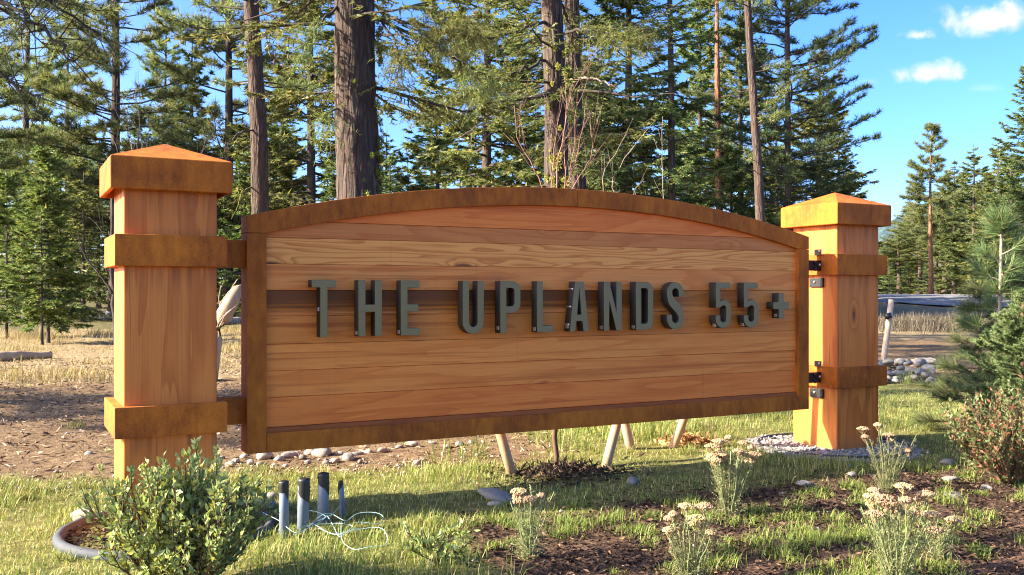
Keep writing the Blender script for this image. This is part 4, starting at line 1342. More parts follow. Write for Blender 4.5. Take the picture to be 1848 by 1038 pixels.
bx, by = on_ground(1005, 850)
d1 = (bx - CAM[0]) * FWD[0] + (by - CAM[1]) * FWD[1]
s1 = empty('sapling', (0, 0, 0), 'bare red-twigged sapling staked behind the middle of the sign', 'sapling')
base1 = np.array([bx, by, gzf(bx, by) - .03])
poly_twigs('trunk', [([base1, wpt(1004, 640, d1), wpt(1001, 430, d1)], .016, .011)], 'stem', s1, 8, 1, 0)
poly_twigs('branches', [
    ([wpt(1001, 440, d1), wpt(985, 345, d1), wpt(962, 300, d1), wpt(931, 250, d1), wpt(928, 190, d1)], .009, .0025),
    ([wpt(1001, 440, d1), wpt(1004, 320, d1), wpt(1015, 250, d1), wpt(1028, 180, d1), wpt(1055, 120, d1)], .009, .0025),
    ([wpt(1003, 420, d1), wpt(1022, 330, d1), wpt(1016, 250, d1), wpt(1022, 190, d1), wpt(1018, 135, d1)], .007, .002),
    ([wpt(1003, 400, d1), wpt(1045, 320, d1), wpt(1070, 280, d1), wpt(1066, 225, d1)], .006, .002),
    ([wpt(1003, 380, d1), wpt(1030, 330, d1), wpt(1050, 240, d1), wpt(1062, 160, d1)], .006, .002),
    ([wpt(1003, 380, d1), wpt(1025, 335, d1), wpt(1035, 262, d1), wpt(1040, 200, d1), wpt(1068, 130, d1)], .005, .002),
    ([wpt(1003, 400, d1), wpt(995, 330, d1), wpt(1000, 260, d1), wpt(1012, 200, d1)], .006, .002)], 'twig', s1, 5, 2, 9, .28)
bx2, by2 = on_ground(1226, 800)
d2 = (bx2 - CAM[0]) * FWD[0] + (by2 - CAM[1]) * FWD[1]
s2 = empty('sapling', (0, 0, 0), 'thin pale sapling with arching twigs behind the letters N and D', 'sapling')
poly_twigs('trunk', [([np.array([bx2, by2, gzf(bx2, by2) - .03]), wpt(1222, 640, d2), wpt(1210, 460, d2)], .014, .010)], 'twig_pale', s2, 8, 3, 0)
poly_twigs('branches', [
    ([wpt(1210, 470, d2), wpt(1150, 420, d2), wpt(1095, 345, d2), wpt(1120, 290, d2), wpt(1182, 218, d2)], .007, .002),
    ([wpt(1210, 470, d2), wpt(1130, 420, d2), wpt(1080, 340, d2), wpt(1095, 300, d2), wpt(1132, 240, d2)], .007, .002),
    ([wpt(1210, 470, d2), wpt(1205, 400, d2), wpt(1192, 330, d2), wpt(1196, 210, d2)], .007, .002),
    ([wpt(1210, 470, d2), wpt(1160, 400, d2), wpt(1140, 345, d2), wpt(1162, 322, d2)], .005, .002)], 'twig_pale', s2, 5, 4, 5, .2)
s3 = empty('bare_shrub', (0, 0, 0), 'bare pale twiggy shrub sticking up behind the left post cap', 'shrub')
d3 = 9.0
x3, y3 = at(268, d3)
g3 = np.array([x3, y3, gzf(x3, y3) - .05])
poly_twigs('branches', [([g3, wpt(262, 420, d3), wpt(a, b, d3), wpt(c, e, d3)], .012, .003) for a, b, c, e in
                        ((252, 230, 247, 130), (240, 250, 218, 178), (262, 250, 243, 140), (235, 245, 205, 190), (270, 260, 262, 215), (250, 260, 230, 200), (372, 270, 394, 208), (380, 255, 382, 205), (225, 300, 170, 168))], 'twig_pale', s3, 5, 5, 8, .3)
# red bush at far left behind post
s4 = empty('bare_shrub', (0, 0, 0), 'leaning dead branches against the dark trees left of the left post', 'shrub')
d4 = 15.0
x4, y4 = at(212, d4)
g4 = np.array([x4, y4, gzf(x4, y4) - .05])
poly_twigs('branches', [([g4, wpt(206, 560, d4), wpt(203, 480, d4), wpt(203, 350, d4)], .05, .03), ([wpt(204, 530, d4), wpt(185, 500, d4), wpt(155, 468, d4), wpt(143, 435, d4)], .02, .006),
                        ([wpt(204, 432, d4), wpt(190, 428, d4), wpt(176, 405, d4), wpt(160, 392, d4)], .015, .005), ([wpt(203, 575, d4), wpt(190, 568, d4), wpt(175, 555, d4)], .012, .004)], 'limb', s4, 6, 6, 8, .5)


def stake(u0, v0, u1, v1, dia, label, top_v=None, mat='stake', group=None, dz=0.0):
    x, y = on_ground(u0, v0)
    d = (x - CAM[0]) * FWD[0] + (y - CAM[1]) * FWD[1]
    a = np.array([x, y, -.12])
    b = wpt(u1, v1, d + dz)
    v, t = tubes(np.array([[a, a * .7 + b * .3, a * .3 + b * .7, b]]), np.array([[dia / 2, dia / 2, dia / 2 * .97, dia / 2 * .95]]), 12)
    o = link('tree_stake', mesh_np('tree_stake', v, t, False), MAT[mat], label=label, cat='stake', group=group)
    return o


stake(935, 858, 840, 560, .058, 'leaning peeled stake left of the red-twigged sapling stem')
stake(1083, 846, 1165, 560, .058, 'leaning dark stake right of the red-twigged sapling stem', dz=.45)
stake(1147, 815, 1090, 600, .060, 'pale stake leaning left, third from left under the sign', mat='pale_wood')
stake(1200, 812, 1290, 610, .058, 'sunlit stake leaning right under the sign by the fallen leaves')
st = stake(1592, 657, 1609, 541, .088, 'pale leaning stake with black tie right of the right post', mat='pale_wood')
v, t = tubes(np.array([[wpt(1601, 566, 13.78), wpt(1604, 570, 13.78) + np.array([0, 0, -.035])]]), np.array([[.052, .052]]), 12)
link('tie', mesh_np('tie', v, t), MAT['tape'], st)

# bleached snag by the left post
sn = empty('dead_snag', (0, 0, 0), 'bleached broken snag leaning between the left post and the sign', 'snag')
dS = 11.5
xs_, ys_ = at(372, dS)
gS = np.array([xs_, ys_, gzf(xs_, ys_) - .1])
v, t = tubes(np.array([[gS, wpt(384, 612, dS), wpt(402, 574, dS), wpt(418, 544, dS), wpt(431, 522, dS), wpt(437, 514, dS + .03)]]), np.array([[.13, .12, .105, .09, .07, .012]]), 9)
link('trunk', mesh_np('trunk', v, t), MAT['stake'], sn)
poly_twigs('branches', [([wpt(396, 590, dS - .12), wpt(408, 566, dS - .2), wpt(426, 552, dS - .25)], .013, .006), ([wpt(388, 600, dS - .1), wpt(398, 575, dS - .2), wpt(421, 556, dS - .25)], .013, .006),
                        ([wpt(394, 556, dS), wpt(402, 540, dS), wpt(418, 520, dS), wpt(430, 503, dS)], .013, .006), ([wpt(402, 565, dS), wpt(394, 540, dS), wpt(399, 515, dS)], .012, .005)], 'pale_wood', sn, 6, 9, 2, .12)

# fallen logs
def log(u0, v0, u1, v1, r, label, mat='log', bump=.25, seed=0):
    x0, y0 = on_ground(u0, v0)
    x1, y1 = on_ground(u1, v1)
    K = 20
    s = np.linspace(0, 1, K)
    px, py = x0 + (x1 - x0) * s, y0 + (y1 - y0) * s
    C = np.stack([px, py, gz(px, py) + r * .75], -1)
    rr = r * (1 - .35 * s) * (1 + bump * (vnoise(s * 9 + seed, 0 * s) - .5))
    v, t = tubes(C[None], rr[None], 10)
    return link('fallen_log', mesh_np('fallen_log', v, t, True), MAT[mat], label=label, cat='log')


log(205, 588, 60, 584, .17, 'long grey fallen log at the meadow edge left of the post')
log(-30, 590, 70, 592, .14, 'bleached fallen log half hidden behind the young firs')
log(-20, 652, 92, 646, .09, 'weathered brown log lying in the dry grass at far left', 'stake')
log(396, 592, 470, 590, .14, 'dark fallen log seen between left post and sign')

# ------------------------------------------------------------------ collars, pipes, twine
def collar(x, y, r, wd, hgt, mat, label, seed):
    n, prof = 72, 10
    th = np.arange(n) * 2 * math.pi / n
    ph = np.arange(prof) * 2 * math.pi / prof
    TH, PH = np.meshgrid(th, ph, indexing='ij')
    rr = r * (1 + .03 * (vnoise(np.cos(TH) * 2 + seed, np.sin(TH) * 2) - .5) + .02 * (vnoise(np.cos(TH) * 14, np.sin(TH) * 14, seed + PH) - .5)) + wd * np.cos(PH)
    zz = hgt * np.sin(PH) * (1 + .5 * (vnoise(np.cos(TH) * 3, np.sin(TH) * 3 + seed) - .5))
    V = np.stack([rr * np.cos(TH), rr * np.sin(TH), zz], -1)
    idx = np.arange(n * prof).reshape(n, prof)
    q4 = np.stack([idx, np.roll(idx, -1, 0), np.roll(np.roll(idx, -1, 0), -1, 1), np.roll(idx, -1, 1)], -1).reshape(-1, 4)
    return link('footing_collar', mesh_np('footing_collar', V, q4, True, True), MAT[mat], loc=(x, y, gzf(x, y) + .01), label=label, cat='collar')


collar(.18, -.03, .44, .022, .028, 'rubber', 'grey ring-shaped footing collar around the left post base', 3)
collar(4.56, .20, .50, .009, .008, 'black_edge', 'thin black edging ring around the gravel at the right post', 8)

for u, v0, v1, dia, lb in ((513, 968, 866, .041, 'leftmost grey conduit pipe, slimmer than its right neighbour, black-taped top'), (546, 958, 862, .050, 'second grey conduit pipe from the left with black-taped top'),
                           (583, 940, 853, .052, 'tallest-standing grey conduit pipe with longest black tape'), (619, 931, 868, .024, 'thinnest grey conduit pipe at the right end of the row')):
    x, y = on_ground(u, v0)
    d = (x - CAM[0]) * FWD[0] + (y - CAM[1]) * FWD[1]
    h = (v0 - v1) * d / FPX
    zg = gzf(x, y)
    pe = empty('conduit_pipe', (x, y, zg), lb, 'pipe')
    r = dia / 2
    lx, ly = random.uniform(-.012, .012), random.uniform(-.01, .01)
    v, t = tubes(np.array([[[0, 0, -.1], [lx * .5, ly * .5, h * .5], [lx, ly, h]]]), np.full((1, 3), r), 18)
    link('pipe', mesh_np('pipe', v, t), MAT['pvc'], pe)
    n = 18
    th = np.arange(n) * 2 * math.pi / n
    low = h * (.70 + .13 * np.sin(th + u) + .02 * np.sin(3 * th))
    ring = []
    for f, rad in ((0, 1.03), (.5, 1.04), (.9, 1.07), (1.0, 1.05), (1.02, .6), (1.02, .02)):
        zz = low + (h * 1.0 - low) * min(f, 1.0) + (.005 if f > 1 else 0)
        ring.append(np.stack([lx + r * rad * np.cos(th) + .0012 * np.sin(5 * th + f * 7), ly + r * rad * np.sin(th), zz], -1))
    V = np.array(ring)
    idx = np.arange(V.shape[0] * n).reshape(V.shape[0], n)
    nx = np.roll(idx, -1, 1)
    link('tape_wrap', mesh_np('tape_wrap', V, np.stack([idx[:-1], nx[:-1], nx[1:], idx[1:]], -1).reshape(-1, 4), False, True), MAT['tape'], pe)

q = np.random.default_rng(77)


def g_line(pts, lift, K=60, jit=.012):
    P = np.array([on_ground(*p) for p in pts])
    tt = np.linspace(0, len(P) - 1, K)
    # smooth interpolation by repeated averaging
    x, y = np.interp(tt, np.arange(len(P)), P[:, 0]), np.interp(tt, np.arange(len(P)), P[:, 1])
    for _ in range(5):
        x[1:-1] = (x[:-2] + 2 * x[1:-1] + x[2:]) / 4
        y[1:-1] = (y[:-2] + 2 * y[1:-1] + y[2:]) / 4
    z = gz(x, y) + .035 + .4 * lift * (.5 + .5 * np.sin(tt * 2.1 + q.uniform(0, 6)))
    return np.stack([x, y, z], -1)


lines = [([(465, 930), (500, 955), (520, 975), (545, 978), (575, 950), (600, 945), (625, 955), (640, 945), (690, 945), (696, 955), (670, 965), (640, 962)], .05),
         ([(540, 970), (570, 955), (600, 948), (622, 920), (620, 900)], .04), ([(545, 968), (575, 960), (610, 958), (640, 968), (612, 985), (600, 960), (590, 948)], .03),
         ([(575, 972), (600, 978), (650, 970), (690, 970), (701, 985), (695, 1000), (660, 1005), (640, 1004), (615, 990), (616, 960)], .03),
         ([(570, 970), (590, 975), (615, 980), (650, 975)], .05), ([(530, 985), (560, 965), (590, 950), (560, 940), (540, 935)], .05)]
parts = [tubes(g_line(p, l)[None], np.full((1, 60), .0014), 5) for p, l in lines]
v, t = join(parts)
link('twine_tangle', mesh_np('twine_tangle', v, t, True), MAT['twine'], label='tangled loops of pale teal twine on the grass by the pipes', cat='twine')

# ------------------------------------------------------------------ rocks
ROCK = []
for k in range(7):
    bm = bmesh.new()
    bmesh.ops.create_icosphere(bm, subdivisions=3, radius=1.0)
    co = np.array([v.co for v in bm.verts])
    n = fbm(co[:, 0] * 1.1 + 9 * k, co[:, 1] * 1.1, co[:, 2] * 1.1 + k) - .5
    n2 = vnoise(co[:, 0] * 5 + k, co[:, 1] * 5, co[:, 2] * 5) - .5
    s = 1 + .75 * n + .05 * n2
    sc = np.array([1.0, .62 + .1 * (k % 3), .48 + .08 * (k % 2)])
    for v, p in zip(bm.verts, co * s[:, None] * sc):
        v.co = p
    me = bm_mesh('rock', bm, True)
    me.materials.append(MAT['stone'])
    ROCK.append(me)


def rock(u, v, px, label, group=None, name='rock', k=None, sink=.15, flat=1.0):
    x, y = on_ground(u, v)
    d = (x - CAM[0]) * FWD[0] + (y - CAM[1]) * FWD[1]
    r = px * d / FPX / 2
    o = link(name, ROCK[random.randrange(7) if k is None else k], None, loc=(x, y, gzf(x, y) + r * .45 * flat * (1 - sink * 2)), label=label, cat='rock', group=group)
    o.scale = (r, r, r * flat)
    o.rotation_euler = (random.uniform(-.2, .2), random.uniform(-.2, .2), random.uniform(0, 6.28))
    return o


for (u, v, px) in ((452, 836, 20), (478, 828, 40), (505, 830, 22), (497, 838, 16), (523, 824, 30), (546, 826, 20), (555, 834, 18), (582, 818, 40), (604, 830, 20), (628, 826, 34), (645, 818, 22), (560, 816, 26), (535, 816, 16),
                   (470, 838, 18), (440, 826, 18), (425, 834, 16), (400, 828, 14), (612, 816, 18), (665, 815, 20), (690, 812, 18), (720, 806, 16), (742, 803, 24), (780, 798, 14), (808, 806, 16), (830, 803, 20), (850, 800, 14), (415, 842, 20), (590, 834, 14), (515, 838, 14), (650, 830, 14)):
    rock(u, v, px, 'rounded river cobble in the line of stones under the sign\'s left half', 'river cobbles behind the sign', 'cobble')
rock(896, 897, 84, 'long flat pale rock in the lawn below the sign', None, 'rock', 0, .28, .55)
rock(893, 912, 24, 'small grey stone in front of the long flat rock')
rock(754, 836, 26, 'pale stone on the bare ground under the sign, lone and oval')
rock(1142, 876, 32, 'blue-grey stone in the shaded grass right of the sapling')
rock(1452, 880, 38, 'white flat stone at the edge of the mulch bed', None, 'rock', 2, .2, .6)
rock(1536, 866, 26, 'grey stone in front of the right post corner')
rock(1534, 848, 18, 'small grey stone touching the right post gravel')
rock(1712, 868, 40, 'white stone between yarrow and reddish shrub', None, 'rock', 4, .2, .7)
rock(1708, 838, 30, 'shaded stone by the shadow at right')
rock(1780, 888, 24, 'small pale stone beside the reddish shrub')
rock(492, 895, 30, 'grey stone left of the conduit pipes')
rock(480, 912, 40, 'larger stone at the collar beside the conduit pipes')
rock(150, 930, 64, 'low pale stone at the back of the left footing collar', None, 'rock', 3, .3, .5)
rock(160, 822, 18, 'small whitish stone on the bare dirt at left')
rock(230, 842, 20, 'small stone on the dirt beside the left post')
rock(1720, 900, 40, 'flat grey stone in the grass right of the yarrow', None, 'rock', 5, .28, .4)
q = np.random.default_rng(12)
for i in range(125):
    u, v = q.uniform(1560, 1700), q.uniform(656, 697)
    if u > 1690 - (v - 658) * .2:
        continue
    rock(u, v, q.uniform(13, 24), 'pale angular cobble in the heap behind the right post', 'pale cobbles behind the right post', 'cobble').location.z += .14 * math.exp(-((v - 678) / 13) ** 2)


# ------------------------------------------------------------------ leafy shrubs
def shrub(name, x, y, h, R, nstem, nleaf, lmat, smat, ll, lw, seed, label, cat='shrub', up=.5, low=.15, needles=False, spread=1.0):
    q = np.random.default_rng(seed)
    e = empty(name, (x, y, gzf(x, y)), label, cat)
    az = q.uniform(0, 6.28, nstem)
    sp = q.uniform(.05, 1, nstem) ** .7
    K = 8
    s = np.linspace(0, 1, K)
    hh = h * q.uniform(.62, 1.05, nstem) * (1 - .28 * sp ** 2)
    C = np.zeros((nstem, K, 3))
    bend = q.normal(0, .08, (nstem, 1)) * R
    C[..., 0] = np.cos(az)[:, None] * (R * sp)[:, None] * s ** spread + bend * s * (1 - s) * 4
    C[..., 1] = np.sin(az)[:, None] * (R * sp)[:, None] * s ** spread + np.roll(bend, 3, 0) * s * (1 - s) * 4
    C[..., 2] = hh[:, None] * s ** .92
    C += np.cumsum(q.normal(0, .012, C.shape), 1) * R
    parts = [tubes(C, (.0055 * (h / .45) ** .3) * (1 - .75 * s)[None] * np.ones((nstem, 1)), 5, False)]
    nt = 9
    bi = np.repeat(np.arange(nstem), nt)
    k = q.integers(2, K, len(bi))
    b = C[bi, k]
    d = unit(unit(C[bi, k] - C[bi, k - 1]) + rand_dir(len(bi), q) * .75 + np.array([0, 0, up * .4]))
    tl = q.uniform(.2, .5, len(bi)) * R * .75
    tw = np.stack([b, b + d * (tl * .5)[:, None], b + d * tl[:, None] + np.array([0, 0, .02])], 1)
    parts.append(tubes(tw, np.array([[.0022, .0017, .001]]) * np.ones((len(bi), 1)), 4, False))
    v, t = join(parts)
    link('stems', mesh_np('stems', v, t, True), MAT[smat], e)
    a = q.integers(0, len(bi), nleaf)
    f = q.uniform(.0, 1.05, (nleaf, 1))
    pos = tw[a, 0] * (1 - f) + tw[a, 2] * f
    main = q.uniform(0, 1, nleaf) < .3
    a2 = q.integers(0, nstem, nleaf)
    f2 = q.uniform(low * (K - 1), K - 1.001, nleaf)
    i0 = f2.astype(int)
    pm = C[a2, i0] + (C[a2, i0 + 1] - C[a2, i0]) * (f2 - i0)[:, None]
    pos = np.where(main[:, None], pm, pos)
    out = unit(pos * np.array([1, 1, .25]))
    ld = unit(out * .45 + rand_dir(nleaf, q) * .75 + np.array([0, 0, up]))
    if needles:
        fv, ft = blades(pos, ld, q.uniform(.7, 1.2, nleaf) * ll, np.full(nleaf, lw), q)
    else:
        fv, ft = leaves(pos, ld, q.uniform(.55, 1.2, nleaf) * ll, q.uniform(.7, 1.2, nleaf) * lw, q)
    g = link('foliage', mesh_np('foliage', fv, ft), MAT[lmat], e)
    g['kind'] = 'stuff'
    return e


x, y = at(326, 3.33)
shrub('leafy_shrub', x, y, .425, .295, 80, 8800, 'bush', 'stem', .031, .0148, 91, 'pale green leafy shrub growing in front of the left post', spread=.48, low=.04)
x, y = at(1822, 5.15)
shrub('leafy_shrub', x, y, .46, .33, 70, 7000, 'spirea', 'stem', .032, .014, 92, 'reddish-green leafy shrub at the lower right edge', spread=.6, low=.04)
x, y = at(790, 3.72)
shrub('weed_clump', x, y, .12, .14, 10, 380, 'bush', 'stem', .030, .015, 93, 'low leafy weed with dark dry stem at the bottom centre', 'weed')
x, y = at(120, 5.6)
# dry leaves under the staked sapling
q = np.random.default_rng(33)
for u, v, r, n, lb in ((1243, 803, .17, 300, 'heap of dry fallen leaves by the second stake pair'),):
    x, y = on_ground(u, v)
    px, py = x + q.normal(0, r * .6, n), y + q.normal(0, r * .45, n)
    hh = .07 * np.exp(-((px - x) ** 2 + (py - y) ** 2) / (r * .6) ** 2)
    pos = np.stack([px, py, gz(px, py) + .01 + hh * q.uniform(0, 1, n)], -1)
    fv, ft = leaves(pos, unit(rand_dir(n, q) * np.array([1, 1, .4])), q.uniform(.03, .07, n), q.uniform(.02, .04, n), q)
    link('leaf_pile', mesh_np('leaf_pile', fv, ft), MAT['leaflitter'], kind='stuff', label=lb, cat='leaves')

# yarrow
def yarrow(u, v, hpx, wpx, nst, seed, label, vis_heads=12):
    q = np.random.default_rng(seed)
    x, y = on_ground(u, v)
    d = (x - CAM[0]) * FWD[0] + (y - CAM[1]) * FWD[1]
    h, R = hpx * d / FPX, wpx * d / FPX / 2
    e = empty('yarrow_plant', (x, y, gzf(x, y)), label, 'plant')
    az, sp = q.uniform(0, 6.28, nst), q.uniform(0, 1, nst) ** .6
    K = 7
    s = np.linspace(0, 1, K)
    hh = h * q.uniform(.68, 1.0, nst) * (1 - .12 * sp)
    C = np.zeros((nst, K, 3))
    C[..., 0] = np.cos(az)[:, None] * R * (.25 + .75 * sp)[:, None] * (.2 + .8 * s ** 1.3)
    C[..., 1] = np.sin(az)[:, None] * R * (.25 + .75 * sp)[:, None] * (.2 + .8 * s ** 1.3)
    C[..., 2] = hh[:, None] * s
    C += np.cumsum(q.normal(0, .0035, C.shape), 1)
    C[:, 0, 2] = -.02
    v_, t_2 = tubes(C, .0028 * (1 - .35 * s)[None] * np.ones((nst, 1)), 5)
    link('stems', mesh_np('stems', v_, t_2, True), MAT['yarrow'], e)
    # feathery leaves
    n = nst * 26
    bi = q.integers(0, nst, n)
    f2 = q.uniform(0, 1, n) ** 1.7 * (K - 1.3)
    i0 = f2.astype(int)
    b = C[bi, i0] + (C[bi, i0 + 1] - C[bi, i0]) * (f2 - i0)[:, None]
    dr = unit(rand_dir(n, q) * np.array([1, 1, .4]) + np.array([0, 0, .75]))
    ll = q.uniform(.025, .085, n) * (1.15 - f2 / K)
    nn = 11
    f = np.linspace(0, 1, nn)
    c = b[:, None] + dr[:, None] * (ll[:, None] * f)[..., None]
    nd = unit(dr[:, None] * .7 + q.normal(0, .7, (n, nn, 3)))
    fv, ft = blades(c.reshape(-1, 3), nd.reshape(-1, 3), np.full(n * nn, .011) * q.uniform(.6, 1.3, n * nn), np.full(n * nn, .0028), q)
    g = link('foliage', mesh_np('foliage', fv, ft), MAT['yarrow'], e)
    g['kind'] = 'stuff'
    for k in range(min(vis_heads, nst)):
        r = q.uniform(.016, .038)
        m = 140
        rr, aa = np.sqrt(q.uniform(0, 1, m)) * r, q.uniform(0, 6.28, m)
        tip = C[k, -1]
        pz = .010 * (1 - (rr / r) ** 2) + q.normal(0, .0015, m)
        cen = np.stack([rr * np.cos(aa), rr * np.sin(aa), pz], -1) + tip + np.array([0, 0, .008])
        o8 = np.array([[1, 0, 0], [-1, 0, 0], [0, 1, 0], [0, -1, 0], [0, 0, 1], [0, 0, -1]]) * .0042
        f8 = np.array([[0, 2, 4], [2, 1, 4], [1, 3, 4], [3, 0, 4], [2, 0, 5], [1, 2, 5], [3, 1, 5], [0, 3, 5]])
        V = cen[:, None] + o8[None] * q.uniform(.7, 1.3, (m, 1, 1))
        T = (np.arange(m)[:, None, None] * 6 + f8[None]).reshape(-1, 3)
        rays = np.stack([np.repeat((tip - np.array([0, 0, .022]))[None], 9, 0), cen[:9] - np.array([0, 0, .003])], 1)
        v3, t3_ = tubes(rays, np.full((9, 2), .0011), 3, False)
        VV, TT = join([(V.reshape(-1, 3), T), (v3, t3_)])
        link('flower_head', mesh_np('flower_head', VV, TT), MAT['flower'], e)
    return e


yarrow(955, 1004, 138, 95, 16, 201, 'yarrow with bare straw stems at the bottom centre', 6)
yarrow(1316, 934, 152, 100, 28, 202, 'tallest full yarrow with tan flower heads in front of the sign\'s right end', 19)
yarrow(1600, 892, 118, 90, 18, 203, 'sparse upright yarrow in front of the right post', 7)
yarrow(1618, 1060, 175, 150, 34, 204, 'widest yarrow clump with many tan heads at the lower right', 20)
yarrow(1245, 1062, 150, 90, 20, 205, 'yarrow cut by the bottom edge between the centre and lower right', 10)
yarrow(1690, 1010, 95, 70, 10, 206, 'small leaning yarrow right of the widest clump', 5)

# young conifers at the right edge
yp = np.random.default_rng(303)


def needle_branches(name, x, y, h, R, nb, seed, mat, label, nl, nw, per, tuft=False, cs=.1, droop=.2, stem_mat='twig', stem_r=.016, up=.3, cat='tree', lean=(0, 0)):
    q = np.random.default_rng(seed)
    e = empty(name, (x, y, gzf(x, y)), label, cat)
    t = np.sort(q.uniform(0, 1, nb))
    z = h * (cs + (1 - cs) * t)
    L = np.maximum(R * (1 - t) ** .75 * q.uniform(.6, 1.1, nb), .05)
    az = np.arange(nb) * 2.4 + q.uniform(-.4, .4, nb)
    K = 6
    s = np.linspace(0, 1, K)
    C = np.zeros((nb, K, 3))
    C[..., 0] = lean[0] * z[:, None] + np.cos(az)[:, None] * L[:, None] * s
    C[..., 1] = lean[1] * z[:, None] + np.sin(az)[:, None] * L[:, None] * s
    C[..., 2] = z[:, None] + L[:, None] * (up * s - droop * s ** 1.5 + .25 * s ** 3)
    st_ = np.array([[[lean[0] * h * k, lean[1] * h * k, h * k - (.05 if k == 0 else 0)] for k in np.linspace(0, 1, 8)]])
    parts = [tubes(st_, np.linspace(stem_r, stem_r * .35, 8)[None], 8)]
    v_, t_2 = join(parts)
    link('trunk', mesh_np('trunk', v_, t_2, True), MAT[stem_mat], e)
    nt = 5
    bi = np.repeat(np.arange(nb), nt)
    k = q.integers(1, K - 1, len(bi))
    tg_ = unit(C[bi, k + 1] - C[bi, k])
    sd = unit(np.cross(tg_, np.array([0, 0, 1.]))) * np.where(q.uniform(0, 1, len(bi)) < .5, -1, 1)[:, None]
    d = unit(tg_ + sd * .9 + q.normal(0, .15, (len(bi), 3)) + np.array([0, 0, .15]))
    tl = L[bi] * q.uniform(.25, .5, len(bi))
    tw = np.stack([C[bi, k] + d * (tl * f)[:, None] for f in np.linspace(0, 1, K)], 1)
    allb = np.concatenate([C, tw])
    al = np.concatenate([L, tl])
    lv, lt = tubes(allb, np.linspace(.005, .0025, K)[None] * np.ones((len(allb), 1)), 5, False)
    link('limbs', mesh_np('limbs', lv, lt, True), MAT[stem_mat], e)
    cnt = np.maximum((al * per).astype(int), 20)
    bi = np.repeat(np.arange(len(allb)), cnt)
    n = len(bi)
    f = q.uniform(.15 if not tuft else .45, 1.0, n) * (K - 1.001)
    i0 = f.astype(int)
    b = allb[bi, i0] + (allb[bi, i0 + 1] - allb[bi, i0]) * (f - i0)[:, None]
    tg_ = unit(allb[bi, i0 + 1] - allb[bi, i0])
    nd = unit(tg_ * .75 + rand_dir(n, q) * (.8 if not tuft else .65) + np.array([0, 0, .15]))
    fv, ft = blades(b, nd, q.uniform(.7, 1.2, n) * nl, np.full(n, nw), q)
    if tuft:
        m = 160
        bb = np.array([lean[0] * h, lean[1] * h, h]) - np.array([0, 0, 1]) * q.uniform(0, .09, (m, 1))
        f2 = blades(bb, unit(rand_dir(m, q) * np.array([1, 1, .5]) + np.array([0, 0, .75])), q.uniform(.8, 1.15, m) * nl * 1.1, np.full(m, nw), q)
        fv, ft = join([(fv, ft), f2])
    g = link('crown', mesh_np('crown', fv, ft), MAT[mat], e)
    g['kind'] = 'stuff'
    return e


x, y = at(1800, 6.5)
needle_branches('young_pine', x, y, 1.60, .25, 18, 401, 'young_pine', 'young pine with long-needled top tuft and pale stem at the right edge', .14, .0042, 420, True, .42, .15, 'twig_pale', .022, .5, lean=(.03, .0))
x, y = at(1768, 7.0)
needle_branches('young_pine', x, y, 1.08, .42, 36, 402, 'young_pine', 'dark drooping long-needled pine left of the spruce at right', .13, .0030, 520, True, .05, .55, 'stem', .02, .35)
x, y = at(1846, 6.2)
needle_branches('young_spruce', x, y, 1.06, .52, 110, 403, 'spruce', 'bushy blue-green young spruce at the right edge', .028, .0062, 1500, False, .03, .30, 'stem', .02, .45)

# ------------------------------------------------------------------ ground cover
def frustum(x, y, mlo=-260, mhi=2100):
    dp = (x - CAM[0]) * FWD[0] + (y - CAM[1]) * FWD[1]
    u = 924 + FPX * ((x - CAM[0]) * RGT[0] + (y - CAM[1]) * RGT[1]) / np.maximum(dp, .1)
    return (dp > 2.9) & (u > mlo) & (u < mhi), dp


def scatter(n, x0, x1, y0, y1, wf, q):
    x, y = q.uniform(x0, x1, n), q.uniform(y0, y1, n)
    ok, dp = frustum(x, y)
    x, y, dp = x[ok], y[ok], dp[ok]
    w_ = wf(x, y, dp)
    k = q.uniform(0, 1, len(x)) < w_
    return x[k], y[k]


def keep_out(x, y):
    """no grass through the posts"""
    return ~(((x > -.02) & (x < .42) & (y > -.02) & (y < .42)) | ((x > 4.41) & (x < 4.85) & (y > .03) & (y < .48)))


q = np.random.default_rng(1001)


def lawn_w(x, y, dp):
    di, dr, mu, gr, fo = zones(x, y)
    ring = np.hypot(x - .18, y + .03) < .47
    cl = fbm(x * 2.2, y * 2.2, 8.)
    w_ = (1 - di) * (1 - dr) * (1 - np.clip(mu * 1.25, 0, 1)) * (1 - gr) * (~ring)
    return w_ * np.clip(.25 + 1.6 * ss(.30, .62, cl), 0, 1) * keep_out(x, y)


x, y = scatter(250000, -1.6, 8.0, -2.2, 4.4, lawn_w, q)
n = len(x)
hn_ = fbm(x * 1.6, y * 1.6, 4.)
h = (.018 + .040 * ss(.35, .75, hn_) + .020 * vnoise(x * 7, y * 7)) * q.uniform(.6, 1.35, n)
v, t = grass_blades(x, y, gz(x, y) - .004, h, q.uniform(.0022, .0042, n), q.uniform(.15, .9, n), q)
link('lawn_grass', mesh_np('lawn_grass', v, t), MAT['grass'], kind='stuff', label='patchy short green and straw lawn grass', cat='grass')


# bright tufts standing in the mulch and along its edge
def tuft_field(n, rngxy, wf, per, rad, hlo, hhi, seed, wd=(.0022, .004)):
    q = np.random.default_rng(seed)
    cx, cy2 = scatter(n, *rngxy, wf, q)
    m = len(cx)
    k = q.integers(per[0], per[1], m)
    i = np.repeat(np.arange(m), k)
    size = q.uniform(.5, 1.2, m)
    x = cx[i] + q.normal(0, rad, len(i)) * size[i]
    y = cy2[i] + q.normal(0, rad, len(i)) * size[i]
    h = q.uniform(hlo, hhi, len(i)) * size[i]
    return grass_blades(x, y, gz(x, y) - .004, h, q.uniform(*wd, len(i)), q.uniform(.2, 1.0, len(i)), q)


